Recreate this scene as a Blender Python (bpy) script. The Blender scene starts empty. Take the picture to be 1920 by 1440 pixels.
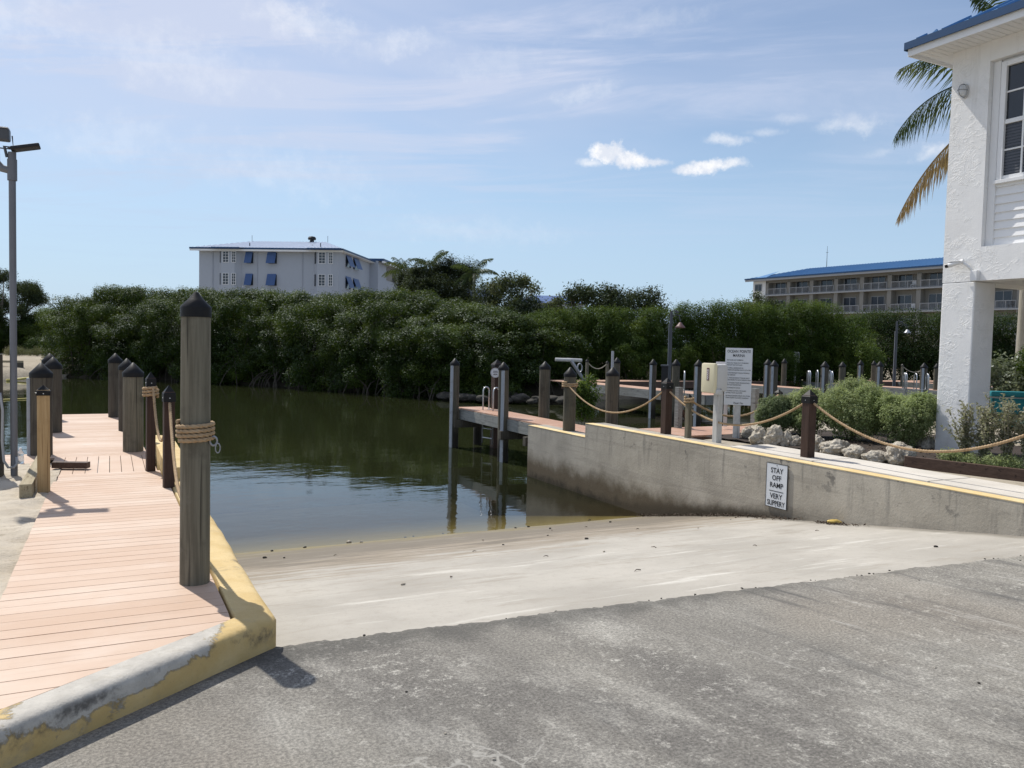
import bpy, bmesh, math, random
import numpy as np
from mathutils import Vector, Matrix, noise as mnoise
random.seed(7)
R = math.radians
PI = math.pi
S = bpy.context.scene
C = S.collection

# ------------------------------------------------------------------ camera
F = 1500.0
TH, PT, RO = R(26.72), R(2.75), R(1.33)
EYE = Vector((0, 0, 1.68))
f0 = Vector((math.sin(TH)*math.cos(PT), math.cos(TH)*math.cos(PT), -math.sin(PT)))
r0 = Vector((math.cos(TH), -math.sin(TH), 0))
u0 = r0.cross(f0)
cr = r0*math.cos(RO) + u0*math.sin(RO)
cu = -r0*math.sin(RO) + u0*math.cos(RO)
cam = bpy.data.cameras.new('camera')
co = bpy.data.objects.new('camera', cam)
C.objects.link(co)
m3 = Matrix((cr, cu, -f0)).transposed()
co.matrix_world = Matrix.Translation(EYE) @ m3.to_4x4()
cam.sensor_width = 36
cam.lens = F/1920*36
cam.clip_start = 0.05
cam.clip_end = 6000
S.camera = co

def ray(x, y):
    return f0 + cr*((x-960)/F) + cu*((720-y)/F)
def atz(x, y, z):
    d = ray(x, y); return EYE + d*((z-EYE.z)/d.z)
def atd(x, y, dep):
    return EYE + ray(x, y)*dep
def gnd(x, dep, z):
    """ground point under image column x at distance dep"""
    p = EYE + ray(x, 660)*dep
    return Vector((p.x, p.y, z))

# ------------------------------------------------------------------ node helper
class G:
    def __init__(s, name):
        s.m = bpy.data.materials.new(name); s.m.use_nodes = True
        s.t = s.m.node_tree; s.t.nodes.clear()
        s.out = s.t.nodes.new('ShaderNodeOutputMaterial')
        s._pos = None
    def n(s, typ, ins=None, **props):
        nd = s.t.nodes.new(typ)
        for k, v in props.items(): setattr(nd, k, v)
        for k, v in (ins or {}).items(): s.set(nd.inputs[k], v)
        return nd
    def set(s, sock, v):
        if isinstance(v, bpy.types.NodeSocket): s.t.links.new(v, sock)
        else:
            if sock.type == 'RGBA' and len(v) == 3: v = (*v, 1)
            sock.default_value = v
    @property
    def pos(s):
        if s._pos is None: s._pos = s.n('ShaderNodeNewGeometry').outputs['Position']
        return s._pos
    def scl(s, v, xyz):
        return s.n('ShaderNodeVectorMath', {0: v, 1: xyz}, operation='MULTIPLY').outputs[0]
    def xyz(s, v=None):
        nd = s.n('ShaderNodeSeparateXYZ', {0: v or s.pos}); return nd.outputs
    def noise(s, scale, detail=4, rough=.55, vec=None, dist=0.0):
        return s.n('ShaderNodeTexNoise', {'Vector': vec or s.pos, 'Scale': scale, 'Detail': detail, 'Roughness': rough, 'Distortion': dist}).outputs['Fac']
    def voro(s, scale, vec=None, feature='F1', out='Distance', rnd=1.0):
        return s.n('ShaderNodeTexVoronoi', {'Vector': vec or s.pos, 'Scale': scale, 'Randomness': rnd}, feature=feature).outputs[out]
    def ma(s, op, a, b=0.0, clamp=False):
        return s.n('ShaderNodeMath', {0: a, 1: b}, operation=op, use_clamp=clamp).outputs[0]
    def rng(s, v, a, b, c=0.0, d=1.0):
        return s.n('ShaderNodeMapRange', {'Value': v, 'From Min': a, 'From Max': b, 'To Min': c, 'To Max': d}, interpolation_type='SMOOTHSTEP').outputs[0]
    def mix(s, fac, a, b, blend='MIX'):
        nd = s.n('ShaderNodeMix', None, data_type='RGBA', blend_type=blend)
        s.set(nd.inputs[0], fac); s.set(nd.inputs[6], a); s.set(nd.inputs[7], b)
        return nd.outputs[2]
    def bump(s, h, strength=.5, dist=.01, normal=None):
        nd = s.n('ShaderNodeBump', {'Height': h, 'Strength': strength, 'Distance': dist})
        if normal: s.set(nd.inputs['Normal'], normal)
        return nd.outputs[0]
    def pr(s, col, rough=.6, normal=None, spec=.4, metal=0.0, **kw):
        nd = s.n('ShaderNodeBsdfPrincipled', {'Base Color': col, 'Roughness': rough, 'Metallic': metal, 'Specular IOR Level': spec})
        if normal: s.set(nd.inputs['Normal'], normal)
        for k, v in kw.items(): s.set(nd.inputs[k], v)
        s.t.links.new(nd.outputs[0], s.out.inputs[0])
        return s.m
    def surf(s, sh):
        s.t.links.new(sh, s.out.inputs[0]); return s.m

def paint(name, col, rough=.5, var=.12, bscale=60, bstr=.1, metal=0.0, spec=.4, grime=None):
    g = G(name)
    a = tuple(c*(1-var) for c in col); b = tuple(min(1, c*(1+var)) for c in col)
    c = g.mix(g.noise(3.0, 6, .65), a, b)
    if grime:
        c = g.mix(g.rng(g.noise(7, 6, .7), .52, .75), c, grime)
    return g.pr(c, rough, g.bump(g.noise(bscale, 4), bstr, .004), spec, metal)

M = {}
# --- asphalt
g = G('asphalt')
X, Y, Z = g.xyz()
stv = g.n('ShaderNodeVectorRotate', {'Vector': g.pos, 'Angle': R(-14)}, rotation_type='Z_AXIS').outputs[0]
an = g.scl(stv, (1.0, .42, 1))
big = g.noise(.7, 5, .6, an); mid = g.noise(2.4, 8, .72, an); fine = g.noise(60, 5, .8)
c = g.mix(g.rng(big, .36, .64), (.150, .142, .130), (.256, .243, .215))
c = g.mix(g.ma('MULTIPLY', g.rng(mid, .46, .70), .75), c, (.355, .342, .308))
c = g.mix(g.ma('MULTIPLY', g.rng(g.noise(3.1, 8, .75, an), .55, .72), .55), c, (.115, .112, .107))
lace = g.ma('MULTIPLY', g.rng(g.noise(11, 10, .86), .525, .60), g.rng(g.noise(1.0, 5, .62, an), .40, .60))
c = g.mix(g.ma('MULTIPLY', lace, .8), c, (.47, .455, .41))
c = g.mix(g.ma('MULTIPLY', g.rng(g.noise(.45, 4, .5), .48, .66), .35), c, (.29, .255, .21))
sp = g.mix(g.rng(fine, .36, .66), (.58, .575, .57), (1.38, 1.365, 1.33))
c = g.mix(.9, c, sp, 'MULTIPLY')
c = g.mix(g.ma('MULTIPLY', g.rng(g.voro(62), .17, .09), .7), c, (.10, .097, .09))
c = g.mix(g.ma('MULTIPLY', g.rng(g.noise(130, 2, .5), .69, .73), .8), c, (.55, .53, .48))
st = g.n('ShaderNodeCombineXYZ', {0: g.ma('MULTIPLY', g.ma('ADD', X, g.ma('MULTIPLY', Y, .25)), 5.5), 1: g.ma('MULTIPLY', Y, .55), 2: 0.0}).outputs[0]
near = g.rng(Y, 1.2, 4.0); rightm = g.rng(X, 2.4, 4.2)
msk = g.ma('MULTIPLY', near, rightm)
c = g.mix(g.ma('MULTIPLY', g.ma('MULTIPLY', g.rng(g.noise(1.0, 8, .72, st), .52, .66), msk), .7), c, (.085, .083, .08))
c = g.mix(g.ma('MULTIPLY', g.rng(g.noise(1.3, 7, .75, st), .585, .66), msk), c, (.40, .385, .35))
wv = g.n('ShaderNodeVectorMath', {0: g.pos, 1: g.scl(g.n('ShaderNodeTexNoise', {'Vector': g.pos, 'Scale': 3.0, 'Detail': 6.0}).outputs['Color'], (.5, .5, .5))}, operation='ADD').outputs[0]
ce = g.voro(1.25, wv, 'DISTANCE_TO_EDGE')
crk = g.ma('MULTIPLY', g.ma('SUBTRACT', 1.0, g.rng(ce, .003, .014)), g.ma('MULTIPLY', g.rng(g.noise(.9, 3), .42, .5), g.ma('MULTIPLY', g.rng(X, 2.0, 1.4), g.rng(Y, 3.4, 2.8))))
c = g.mix(g.ma('MULTIPLY', crk, .6), c, (.42, .405, .365))
wv2 = g.n('ShaderNodeVectorMath', {0: g.scl(g.pos, (.33, .5, 1)), 1: g.scl(g.n('ShaderNodeTexNoise', {'Vector': g.pos, 'Scale': 2.0, 'Detail': 7.0}).outputs['Color'], (.3, .3, .3))}, operation='ADD').outputs[0]
ck2 = g.ma('SUBTRACT', 1.0, g.rng(g.voro(.8, wv2, 'DISTANCE_TO_EDGE'), .0012, .005))
c = g.mix(g.ma('MULTIPLY', g.ma('MULTIPLY', ck2, g.rng(g.noise(.7, 4), .52, .62)), .4), c, (.09, .087, .08))
jd = g.rng(g.ma('ADD', Y, g.ma('MULTIPLY', g.noise(4, 5), .5)), 4.25, 4.55)
c = g.mix(g.ma('MULTIPLY', jd, .6), c, (.07, .068, .062))
h = g.ma('ADD', g.ma('MULTIPLY', fine, 1.0), g.ma('MULTIPLY', g.noise(20, 6, .75), .6))
M['asphalt'] = g.pr(c, .92, g.bump(h, .8, .007), .2)
# --- ramp concrete
g = G('ramp_concrete')
X, Y, Z = g.xyz()
n1 = g.noise(.8, 6, .6); n2 = g.noise(9, 6, .7)
c = g.mix(g.rng(n1, .3, .7), (.325, .302, .262), (.42, .392, .343))
c = g.mix(g.rng(n2, .5, .8), c, (.31, .285, .245))
strv = g.scl(g.pos, (.7, 6, 1))
c = g.mix(g.ma('MULTIPLY', g.rng(g.noise(1.2, 6, .62, strv), .56, .72), .6), c, (.66, .64, .58))
c = g.mix(g.ma('MULTIPLY', g.rng(g.noise(.9, 6, .62, g.scl(g.pos, (.5, 4, 1))), .55, .7), .45), c, (.30, .28, .245))
sk = g.n('ShaderNodeCombineXYZ', {0: g.ma('MULTIPLY', X, 1.0), 1: g.ma('MULTIPLY', g.ma('ADD', Y, g.ma('MULTIPLY', X, .10)), 7), 2: 0.0}).outputs[0]
bandY = g.ma('ADD', g.ma('ADD', Y, g.ma('MULTIPLY', g.ma('SUBTRACT', X, 3.0), -.10)), g.ma('MULTIPLY', g.ma('SUBTRACT', g.noise(1.2, 10, .76, strv), .5), 6.5))
c = g.mix(g.ma('MULTIPLY', g.rng(bandY, 7.3, 8.3), .8), c, (.235, .19, .135))
c = g.mix(g.ma('MULTIPLY', g.rng(bandY, 8.2, 9.0), .8), c, (.14, .122, .095))
c = g.mix(g.rng(bandY, 10.3, 10.9), c, (.20, .17, .09))
c = g.mix(g.rng(g.ma('SUBTRACT', X, g.ma('MULTIPLY', g.noise(2, 5), .35)), 7.75, 7.98), c, g.mix(.5, c, (.06, .05, .035)))
br = g.n('ShaderNodeTexWave', {'Vector': g.pos, 'Scale': 9.0, 'Distortion': 3.0, 'Detail': 3.0, 'Detail Scale': 2.0}, bands_direction='Y').outputs['Fac']
h = g.ma('ADD', g.ma('MULTIPLY', br, .35), g.ma('MULTIPLY', g.noise(45, 5, .7), .8))
c = g.mix(g.ma('MULTIPLY', g.rng(g.noise(45, 5, .78), .58, .70), .6), c, (.2, .18, .15))
c = g.mix(g.ma('MULTIPLY', g.rng(g.noise(1.1, 9, .74, g.scl(g.pos, (.8, 3.0, 1))), .52, .66), .6), c, (.275, .245, .20))
M['ramp'] = g.pr(c, .85, g.bump(h, .5, .008), .3)
# --- retaining wall concrete
g = G('wall_concrete')
X, Y, Z = g.xyz()
c = g.mix(g.rng(g.noise(1.3, 6, .65), .3, .7), (.335, .302, .247), (.455, .412, .34))
c = g.mix(g.ma('MULTIPLY', g.rng(g.noise(6, 6, .75), .5, .8), .4), c, (.23, .21, .18))
pour = g.rng(g.noise(1.0, 4, .6, g.scl(g.pos, (1, .4, 7))), .55, .6)
c = g.mix(g.ma('MULTIPLY', pour, .22), c, (.2, .18, .15))
drip = g.rng(g.noise(1.0, 5, .62, g.scl(g.pos, (1, 7, .7))), .53, .70)
c = g.mix(g.ma('MULTIPLY', g.ma('MULTIPLY', drip, g.rng(Z, -.55, .15)), .55), c, (.10, .10, .095))
c = g.mix(g.ma('MULTIPLY', g.rng(Y, 10.5, 15), .35), c, (.2, .2, .19))
blk = g.ma('MULTIPLY', g.rng(g.noise(4.2, 5, .7), .60, .68), g.rng(Z, -.35, .2))
c = g.mix(g.ma('MULTIPLY', blk, .7), c, (.06, .06, .06))
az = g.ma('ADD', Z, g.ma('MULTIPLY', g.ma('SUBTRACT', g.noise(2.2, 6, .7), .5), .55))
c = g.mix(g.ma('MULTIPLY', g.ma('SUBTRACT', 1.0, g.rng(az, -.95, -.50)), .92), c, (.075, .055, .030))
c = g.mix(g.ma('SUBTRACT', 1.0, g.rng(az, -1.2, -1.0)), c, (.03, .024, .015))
# foot grime above the ramp
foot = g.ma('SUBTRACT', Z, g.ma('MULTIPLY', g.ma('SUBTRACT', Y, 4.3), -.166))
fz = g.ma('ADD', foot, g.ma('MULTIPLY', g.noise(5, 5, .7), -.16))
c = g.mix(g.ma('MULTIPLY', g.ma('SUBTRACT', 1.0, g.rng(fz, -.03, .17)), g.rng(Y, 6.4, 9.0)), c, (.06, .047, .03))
h = g.ma('ADD', g.noise(30, 6, .7), g.ma('MULTIPLY', g.noise(4, 4), .9))
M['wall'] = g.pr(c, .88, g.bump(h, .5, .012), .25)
# --- sidewalk
g = G('sidewalk_concrete')
c = g.mix(g.rng(g.noise(1.5, 6, .65), .3, .7), (.50, .465, .41), (.60, .56, .50))
c = g.mix(g.ma('MULTIPLY', g.rng(g.noise(12, 6, .75), .55, .8), .35), c, (.36, .33, .28))
M['sidewalk'] = g.pr(c, .85, g.bump(g.noise(60, 5, .7), .35, .006), .3)
# --- kerb: worn yellow paint over concrete
g = G('yellow_kerb')
X, Y, Z = g.xyz()
yel = g.mix(g.rng(g.noise(2.2, 6, .65), .3, .7), (.49, .345, .135), (.62, .475, .24))
conc = g.mix(g.rng(g.noise(8, 6, .7), .3, .7), (.39, .365, .32), (.50, .47, .415))
wear = g.noise(1.25, 9, .66, dist=.5)
wn = g.ma('ADD', wear, g.ma('MULTIPLY', g.ma('SUBTRACT', g.rng(X, .75, -.1), g.rng(X, .36, .60)), .11))
wn = g.ma('ADD', wn, g.rng(Z, .04, .16, -.11, .055))
wm = g.rng(g.ma('ADD', wn, g.ma('MULTIPLY', g.ma('SUBTRACT', g.noise(26, 7, .8), .5), .16)), .572, .606)
c = g.mix(wm, yel, conc)
edge = g.ma('MULTIPLY', g.rng(wn, .565, .59), g.ma('SUBTRACT', 1.0, g.rng(wn, .595, .61)))
c = g.mix(g.ma('MULTIPLY', edge, .5), c, (.18, .14, .07))
gr = g.ma('MULTIPLY', g.rng(g.noise(2.6, 8, .7), .53, .66), g.ma('MULTIPLY', g.rng(Z, .02, .10), g.rng(Z, .165, .135)))
c = g.mix(g.ma('MULTIPLY', gr, .85), c, (.06, .055, .05))
c = g.mix(g.ma('MULTIPLY', g.rng(g.noise(90, 3, .7), .62, .7), .35), c, (.22, .19, .14))
c = g.mix(g.ma('MULTIPLY', g.rng(g.noise(6, 8, .75), .55, .7), .35), c, (.30, .26, .19))
c = g.mix(g.ma('MULTIPLY', g.rng(g.noise(28, 5, .75), .66, .76), .6), c, (.2, .15, .08))
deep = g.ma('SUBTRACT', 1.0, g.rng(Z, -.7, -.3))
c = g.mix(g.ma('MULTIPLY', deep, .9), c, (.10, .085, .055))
h = g.ma('ADD', g.noise(35, 5, .7), g.ma('MULTIPLY', wm, -.6))
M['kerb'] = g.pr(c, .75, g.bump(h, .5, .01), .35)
g = G('yellow_stripe_paint')
c = g.mix(g.rng(g.noise(3, 6, .7), .3, .7), (.62, .45, .20), (.70, .56, .32))
c = g.mix(g.rng(g.noise(9, 6, .75), .60, .72), c, (.42, .39, .33))
M['stripe'] = g.pr(c, .75, g.bump(g.noise(40, 4), .3, .006), .3)
# --- composite deck boards
def deckmat(name, a, b, axis=0):
    g = G(name)
    X, Y, Z = g.xyz()
    s_ = (2.2, 26, 1) if axis == 0 else (26, 2.2, 1)
    k = g.n('ShaderNodeAttribute', None, attribute_name='tint').outputs['Fac']
    c = g.mix(g.rng(g.noise(.9, 5, .6), .35, .66), a, b)
    c = g.mix(g.ma('MULTIPLY', k, .6), c, (a[0]*.86, a[1]*.80, a[2]*.74))
    c = g.mix(g.ma('MULTIPLY', g.rng(g.noise(5, 8, .75), .55, .72), .3), c, (.40, .32, .255))
    c = g.mix(g.ma('MULTIPLY', g.rng(g.noise(1.0, 5, .6, g.scl(g.pos, s_)), .5, .75), .28), c, tuple(x*.72 for x in a))
    c = g.mix(g.ma('MULTIPLY', g.rng(g.noise(2.3, 5, .6), .56, .75), .35), c, (.60, .50, .42))
    c = g.mix(g.rng(g.noise(75, 3, .6), .71, .78), c, (.22, .15, .11))
    return g.pr(c, .62, g.bump(g.noise(1.0, 4, .6, g.scl(g.pos, tuple(x*14 for x in s_))), .3, .003), .35)
M['deck'] = deckmat('deck_boards', (.50, .355, .258), (.565, .44, .345))
M['deck2'] = deckmat('deck_boards_far', (.40, .235, .16), (.47, .31, .225))
# --- woods
def wood(name, a, b, dark, along='Z', rough=.85, scale=1.0, wear=None):
    g = G(name)
    sc = {'Z': (38, 38, 1.6), 'X': (1.6, 38, 38), 'Y': (38, 1.6, 38)}[along]
    v = g.scl(g.pos, tuple(x*scale for x in sc))
    n = g.noise(1.0, 6, .65, v, .4)
    c = g.mix(g.rng(n, .3, .7), a, b)
    c = g.mix(g.rng(g.noise(1.0, 3, .5, g.scl(v, (1.6, 1.6, .5))), .60, .70), c, dark)
    c = g.mix(g.ma('MULTIPLY', g.rng(g.noise(3.5, 5, .65), .5, .72), .5), c, dark)
    if wear: c = g.mix(g.ma('MULTIPLY', g.rng(g.noise(5, 6, .7), .58, .72), .6), c, wear)
    if 'pile' in name:
        zt = g.ma('ADD', g.xyz()[2], g.ma('MULTIPLY', g.noise(4, 5, .7), .35))
        c = g.mix(g.ma('MULTIPLY', g.ma('SUBTRACT', 1.0, g.rng(zt, -.72, -.30)), .88), c, (.014, .013, .010))
    return g.pr(c, rough, g.bump(n, .6, .006), .25)
M['pile'] = wood('weathered_pile_wood', (.115, .104, .076), (.19, .174, .13), (.055, .05, .038), wear=(.18, .168, .135))
M['pile_dark'] = wood('dark_pile_wood', (.06, .053, .042), (.10, .09, .07), (.032, .029, .024))  # darkest of the pile woods, also used for framing and beams
M['pile_mid'] = wood('backlit_pile_wood', (.072, .066, .048), (.122, .11, .083), (.038, .035, .027), wear=(.13, .12, .098))  # darker copy of the pile wood; backlit shade toned into the colour
M['post'] = wood('brown_stained_wood', (.04, .023, .017), (.062, .037, .028), (.024, .014, .011), rough=.7)
M['tan'] = wood('new_treated_pine', (.36, .24, .115), (.46, .32, .165), (.24, .15, .07))
M['tan_y'] = wood('treated_sleeper', (.27, .225, .145), (.36, .31, .21), (.17, .13, .08), 'Y')
M['brown_x'] = wood('brown_timber', (.07, .043, .032), (.11, .07, .052), (.04, .025, .02), 'Y', rough=.6)
M['fascia'] = wood('grey_dock_timber', (.16, .165, .155), (.25, .255, .24), (.09, .09, .085), 'Y')
M['greypost'] = wood('grey_painted_post', (.42, .42, .41), (.55, .55, .53), (.27, .26, .25))
M['bark'] = wood('bark', (.13, .11, .085), (.2, .17, .135), (.07, .06, .05))
M['bark_dark'] = wood('dark_mangrove_bark', (.045, .038, .03), (.085, .072, .058), (.025, .022, .018))
M['bark_pale'] = wood('pale_stems', (.28, .25, .20), (.36, .33, .27), (.16, .14, .11))
M['cap'] = paint('black_cap_plastic', (.012, .012, .0125), .5, .3, 90, .12, 0, .18)
M['pvc'] = paint('pvc_strip', (.33, .36, .39), .5, .2, 40, .08, grime=(.17, .17, .16))
M['galv'] = paint('galvanised_steel', (.30, .31, .33), .45, .2, 50, .1, .6, .5)
M['steel'] = paint('ladder_aluminium', (.50, .51, .52), .38, .1, 50, .05, .75, .5)
M['polegrey'] = paint('dull_grey_pipe', (.15, .155, .17), .5, .2, 50, .1, .3, .4)
M['lampgrey'] = paint('lamp_grey', (.075, .08, .09), .45, .2, 60, .05, .2)
M['lampwhite'] = paint('lamp_white', (.72, .73, .74), .4, .05)
M['white'] = paint('white_trim', (.74, .74, .735), .5, .05, 60, .06)
M['offwhite'] = paint('weathered_white', (.50, .50, .49), .6, .12, 40, .15, grime=(.36, .35, .33))
M['cream'] = paint('cream_door', (.66, .60, .41), .5, .05, 40, .04)
M['signwhite'] = paint('sign_white', (.60, .62, .64), .4, .05, 60, .02)
M['signwhite2'] = paint('sign_white_bright', (.78, .78, .78), .4, .04, 60, .02)
M['ink'] = paint('black_lettering', (.018, .018, .02), .5, .1)
M['ink_grey'] = paint('faded_lettering', (.07, .075, .08), .55, .1)
M['red'] = paint('maroon_label', (.10, .03, .035), .5, .1)
M['soil'] = paint('mulch', (.035, .025, .019), .95, .5, 30, .9)
M['gravel'] = paint('sandy_gravel', (.34, .30, .235), .95, .25, 45, .8, grime=(.2, .17, .13))
M['teal'] = paint('teal_fabric', (.010, .165, .19), .7, .15, 120, .2)
M['black_metal'] = paint('black_metal', (.02, .02, .022), .4, .2, 60, .05, .3)
M['pink_shade'] = paint('terracotta_shade', (.16, .085, .075), .5, .1)
M['yellow'] = paint('yellow_float', (.55, .46, .14), .5, .15)
M['foil'] = paint('yellow_wrapper', (.62, .45, .13), .3, .2, 30, .5, .2)
M['litter'] = paint('brown_leaf_litter', (.06, .042, .028), .9, .4)
M['hose'] = paint('grey_hose', (.32, .33, .34), .5, .1)
# --- sand
def sandmat(name, a, b, dk):
    g = G(name)
    c = g.mix(g.rng(g.noise(1.2, 6, .65), .3, .7), a, b)
    c = g.mix(g.rng(g.noise(9, 6, .75), .5, .75), c, dk)
    c = g.mix(g.rng(g.noise(70, 3, .7), .68, .76), c, tuple(x*.45 for x in dk))
    h = g.ma('ADD', g.noise(10, 6, .7), g.ma('MULTIPLY', g.noise(60, 4, .7), .5))
    return g.pr(c, .95, g.bump(h, .9, .025), .15)
M['sand'] = sandmat('coarse_sand', (.44, .38, .295), (.55, .49, .40), (.33, .275, .205))
M['mud'] = sandmat('shaded_mangrove_mud', (.035, .03, .022), (.05, .043, .03), (.02, .018, .013))  # mud, darkened further to carry the shade under the mangroves
M['bank'] = sandmat('bank_sand', (.30, .26, .20), (.40, .35, .27), (.16, .135, .09))
M['seabed'] = sandmat('seabed_mud', (.06, .055, .035), (.09, .08, .05), (.04, .038, .025))
# --- rock
g = G('coral_rock')
n = g.noise(7, 7, .75); v = g.voro(16)
c = g.mix(g.rng(n, .3, .7), (.27, .235, .185), (.47, .435, .37))
c = g.mix(g.rng(v, .32, .12), c, (.58, .54, .47))
c = g.mix(g.rng(g.noise(4, 6, .7), .55, .72), c, (.15, .125, .095))
M['rock'] = g.pr(c, .95, g.bump(g.ma('ADD', n, g.ma('MULTIPLY', v, -1.0)), .9, .03), .15)
g = G('dark_shore_rock')
c = g.mix(g.rng(g.noise(3, 7, .75), .3, .7), (.028, .026, .022), (.075, .07, .06))
M['rockd'] = g.pr(c, .9, g.bump(g.noise(6, 6, .7), .9, .05), .2)
# --- stucco
g = G('white_stucco')
n = g.noise(5.5, 6, .62, g.scl(g.pos, (1, 1, 1.3)), 1.1)
ridge = g.ma('ABSOLUTE', g.ma('SUBTRACT', n, .5))
rg_ = g.rng(ridge, .0, .07, 1.0, 0.0)
pm = g.rng(g.noise(3.2, 4, .5), .42, .60)
h = g.ma('ADD', g.ma('MULTIPLY', g.ma('MULTIPLY', rg_, pm), .9), g.ma('ADD', g.ma('MULTIPLY', g.noise(45, 5, .7), .22), g.ma('MULTIPLY', g.noise(2.6, 4), .8)))
c = g.mix(g.rng(g.noise(1.4, 6, .7), .3, .7), (.74, .735, .72), (.80, .795, .78))
c = g.mix(g.ma('MULTIPLY', g.rng(g.noise(14, 6, .75), .62, .78), .25), c, (.55, .54, .52))
X, Y, Z = g.xyz()
gz = g.ma('ADD', Z, g.ma('MULTIPLY', g.noise(3.5, 8, .72), -.8))
c = g.mix(g.ma('MULTIPLY', g.ma('SUBTRACT', 1.0, g.rng(gz, -.25, .25)), .5), c, (.40, .36, .30))
dr = g.rng(g.noise(1.0, 6, .65, g.scl(g.pos, (9, 9, .6))), .57, .70)
c = g.mix(g.ma('MULTIPLY', dr, .22), c, (.50, .49, .46))
M['stucco'] = g.pr(c, .8, g.bump(h, .38, .018), .25)
M['siding'] = paint('white_siding', (.76, .76, .755), .5, .04, 40, .05)
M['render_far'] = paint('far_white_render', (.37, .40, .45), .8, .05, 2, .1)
M['taupe'] = paint('taupe_render', (.225, .218, .20), .85, .08, 2, .1)
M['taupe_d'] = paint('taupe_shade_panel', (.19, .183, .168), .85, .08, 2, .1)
M['railwhite'] = paint('rail_white', (.33, .335, .34), .5, .05)
M['shutter'] = paint('blue_shutter', (.055, .11, .26), .5, .12)
M['blue_roof'] = paint('blue_metal_roof', (.07, .195, .39), .42, .1, 3, .05, .15, .5)
M['blue_fascia'] = paint('blue_fascia', (.014, .055, .135), .45, .1)
M['sheen_roof'] = paint('sheen_blue_metal_roof', (.50, .56, .66), .3, .06, 3, .05, .3, .6)  # blue metal made pale; the roof's sheen is put into the colour
g = G('window_glass'); M['glass'] = g.pr(g.mix(g.noise(2, 3), (.012, .015, .02), (.025, .028, .034)), .08, None, .6)
g = G('far_window_glass'); M['glass2'] = g.pr(g.mix(g.noise(.6, 3), (.018, .024, .034), (.045, .055, .07)), .12, None, .6)
g = G('clear_plastic'); M['clear'] = g.pr((.75, .82, .88), .15, None, .5, **{'Transmission Weight': .75})
# --- rope
g = G('manila_rope')
c = g.mix(g.rng(g.noise(30, 5, .7), .3, .7), (.30, .205, .115), (.43, .31, .19))
c = g.mix(g.rng(g.noise(6, 4), .58, .75), c, (.22, .145, .08))
M['rope'] = g.pr(c, .85, g.bump(g.noise(260, 3), .5, .002), .2)
g = G('pale_rope')
M['rope2'] = g.pr(g.mix(g.noise(8, 4), (.38, .33, .26), (.52, .46, .37)), .85, None, .2)
# --- leaves
def leaf(name, a, b, c2, trans=.35, gloss=.35, rough=.4):
    g = G(name)
    t = g.n('ShaderNodeAttribute', None, attribute_name='tint').outputs['Fac']
    c = g.mix(t, a, b)
    c = g.mix(g.rng(g.noise(.55, 3, .6), .48, .68), c, c2)
    d = g.n('ShaderNodeBsdfDiffuse', {'Color': c}).outputs[0]
    tr = g.n('ShaderNodeBsdfTranslucent', {'Color': g.mix(.35, c, (.16, .19, .02), 'ADD')}).outputs[0]
    m = g.n('ShaderNodeMixShader', {0: trans, 1: d, 2: tr}).outputs[0]
    gl = g.n('ShaderNodeBsdfGlossy', {'Color': (.9, .95, 1), 'Roughness': rough+.08}).outputs[0]
    fr = g.n('ShaderNodeFresnel', {'IOR': 1.45}).outputs[0]
    return g.surf(g.n('ShaderNodeMixShader', {0: g.ma('MULTIPLY', fr, gloss*.045), 1: m, 2: gl}).outputs[0])
M['mangrove'] = leaf('mangrove_leaf', (.010, .022, .005), (.048, .080, .013), (.074, .108, .018), .28, .7, .42)
M['hedge'] = leaf('hedge_leaf', (.022, .044, .010), (.068, .114, .018), (.09, .13, .022), .32, .35, .45)
M['hedge_dark'] = leaf('dark_hedge_leaf', (.018, .034, .012), (.036, .06, .018), (.045, .07, .018), .25, .4, .5)
M['conifer'] = leaf('dark_conifer_leaf', (.022, .035, .020), (.042, .058, .030), (.05, .066, .028), .2, .35, .5)
M['olive'] = leaf('olive_tree_leaf', (.040, .055, .026), (.085, .10, .05), (.11, .115, .055), .3, .5, .45)
M['bright'] = leaf('bright_bush_leaf', (.05, .085, .018), (.09, .13, .03), (.11, .14, .03), .4, .4, .45)
M['sage'] = leaf('sage_leaf', (.20, .25, .10), (.33, .37, .19), (.28, .34, .14), .5, .35, .5)
M['sage_d'] = leaf('sage_dark_leaf', (.11, .15, .07), (.19, .225, .12), (.15, .19, .09), .4, .3, .5)
M['seagrape'] = leaf('silver_shrub_leaf', (.08, .105, .05), (.22, .235, .17), (.13, .155, .07), .35, .8, .35)
M['leggy'] = leaf('grey_green_leaf', (.17, .18, .10), (.36, .34, .25), (.24, .25, .14), .4, .4, .5)
M['scrub'] = leaf('scrub_leaf', (.075, .085, .04), (.15, .15, .08), (.16, .14, .08), .3, .3, .5)
M['palm'] = leaf('palm_leaf', (.035, .055, .024), (.075, .098, .042), (.095, .105, .045), .35, .6, .35)
M['palm_dead'] = leaf('dead_palm_leaf', (.32, .22, .11), (.48, .37, .22), (.40, .27, .13), .35, .4, .5)

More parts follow.
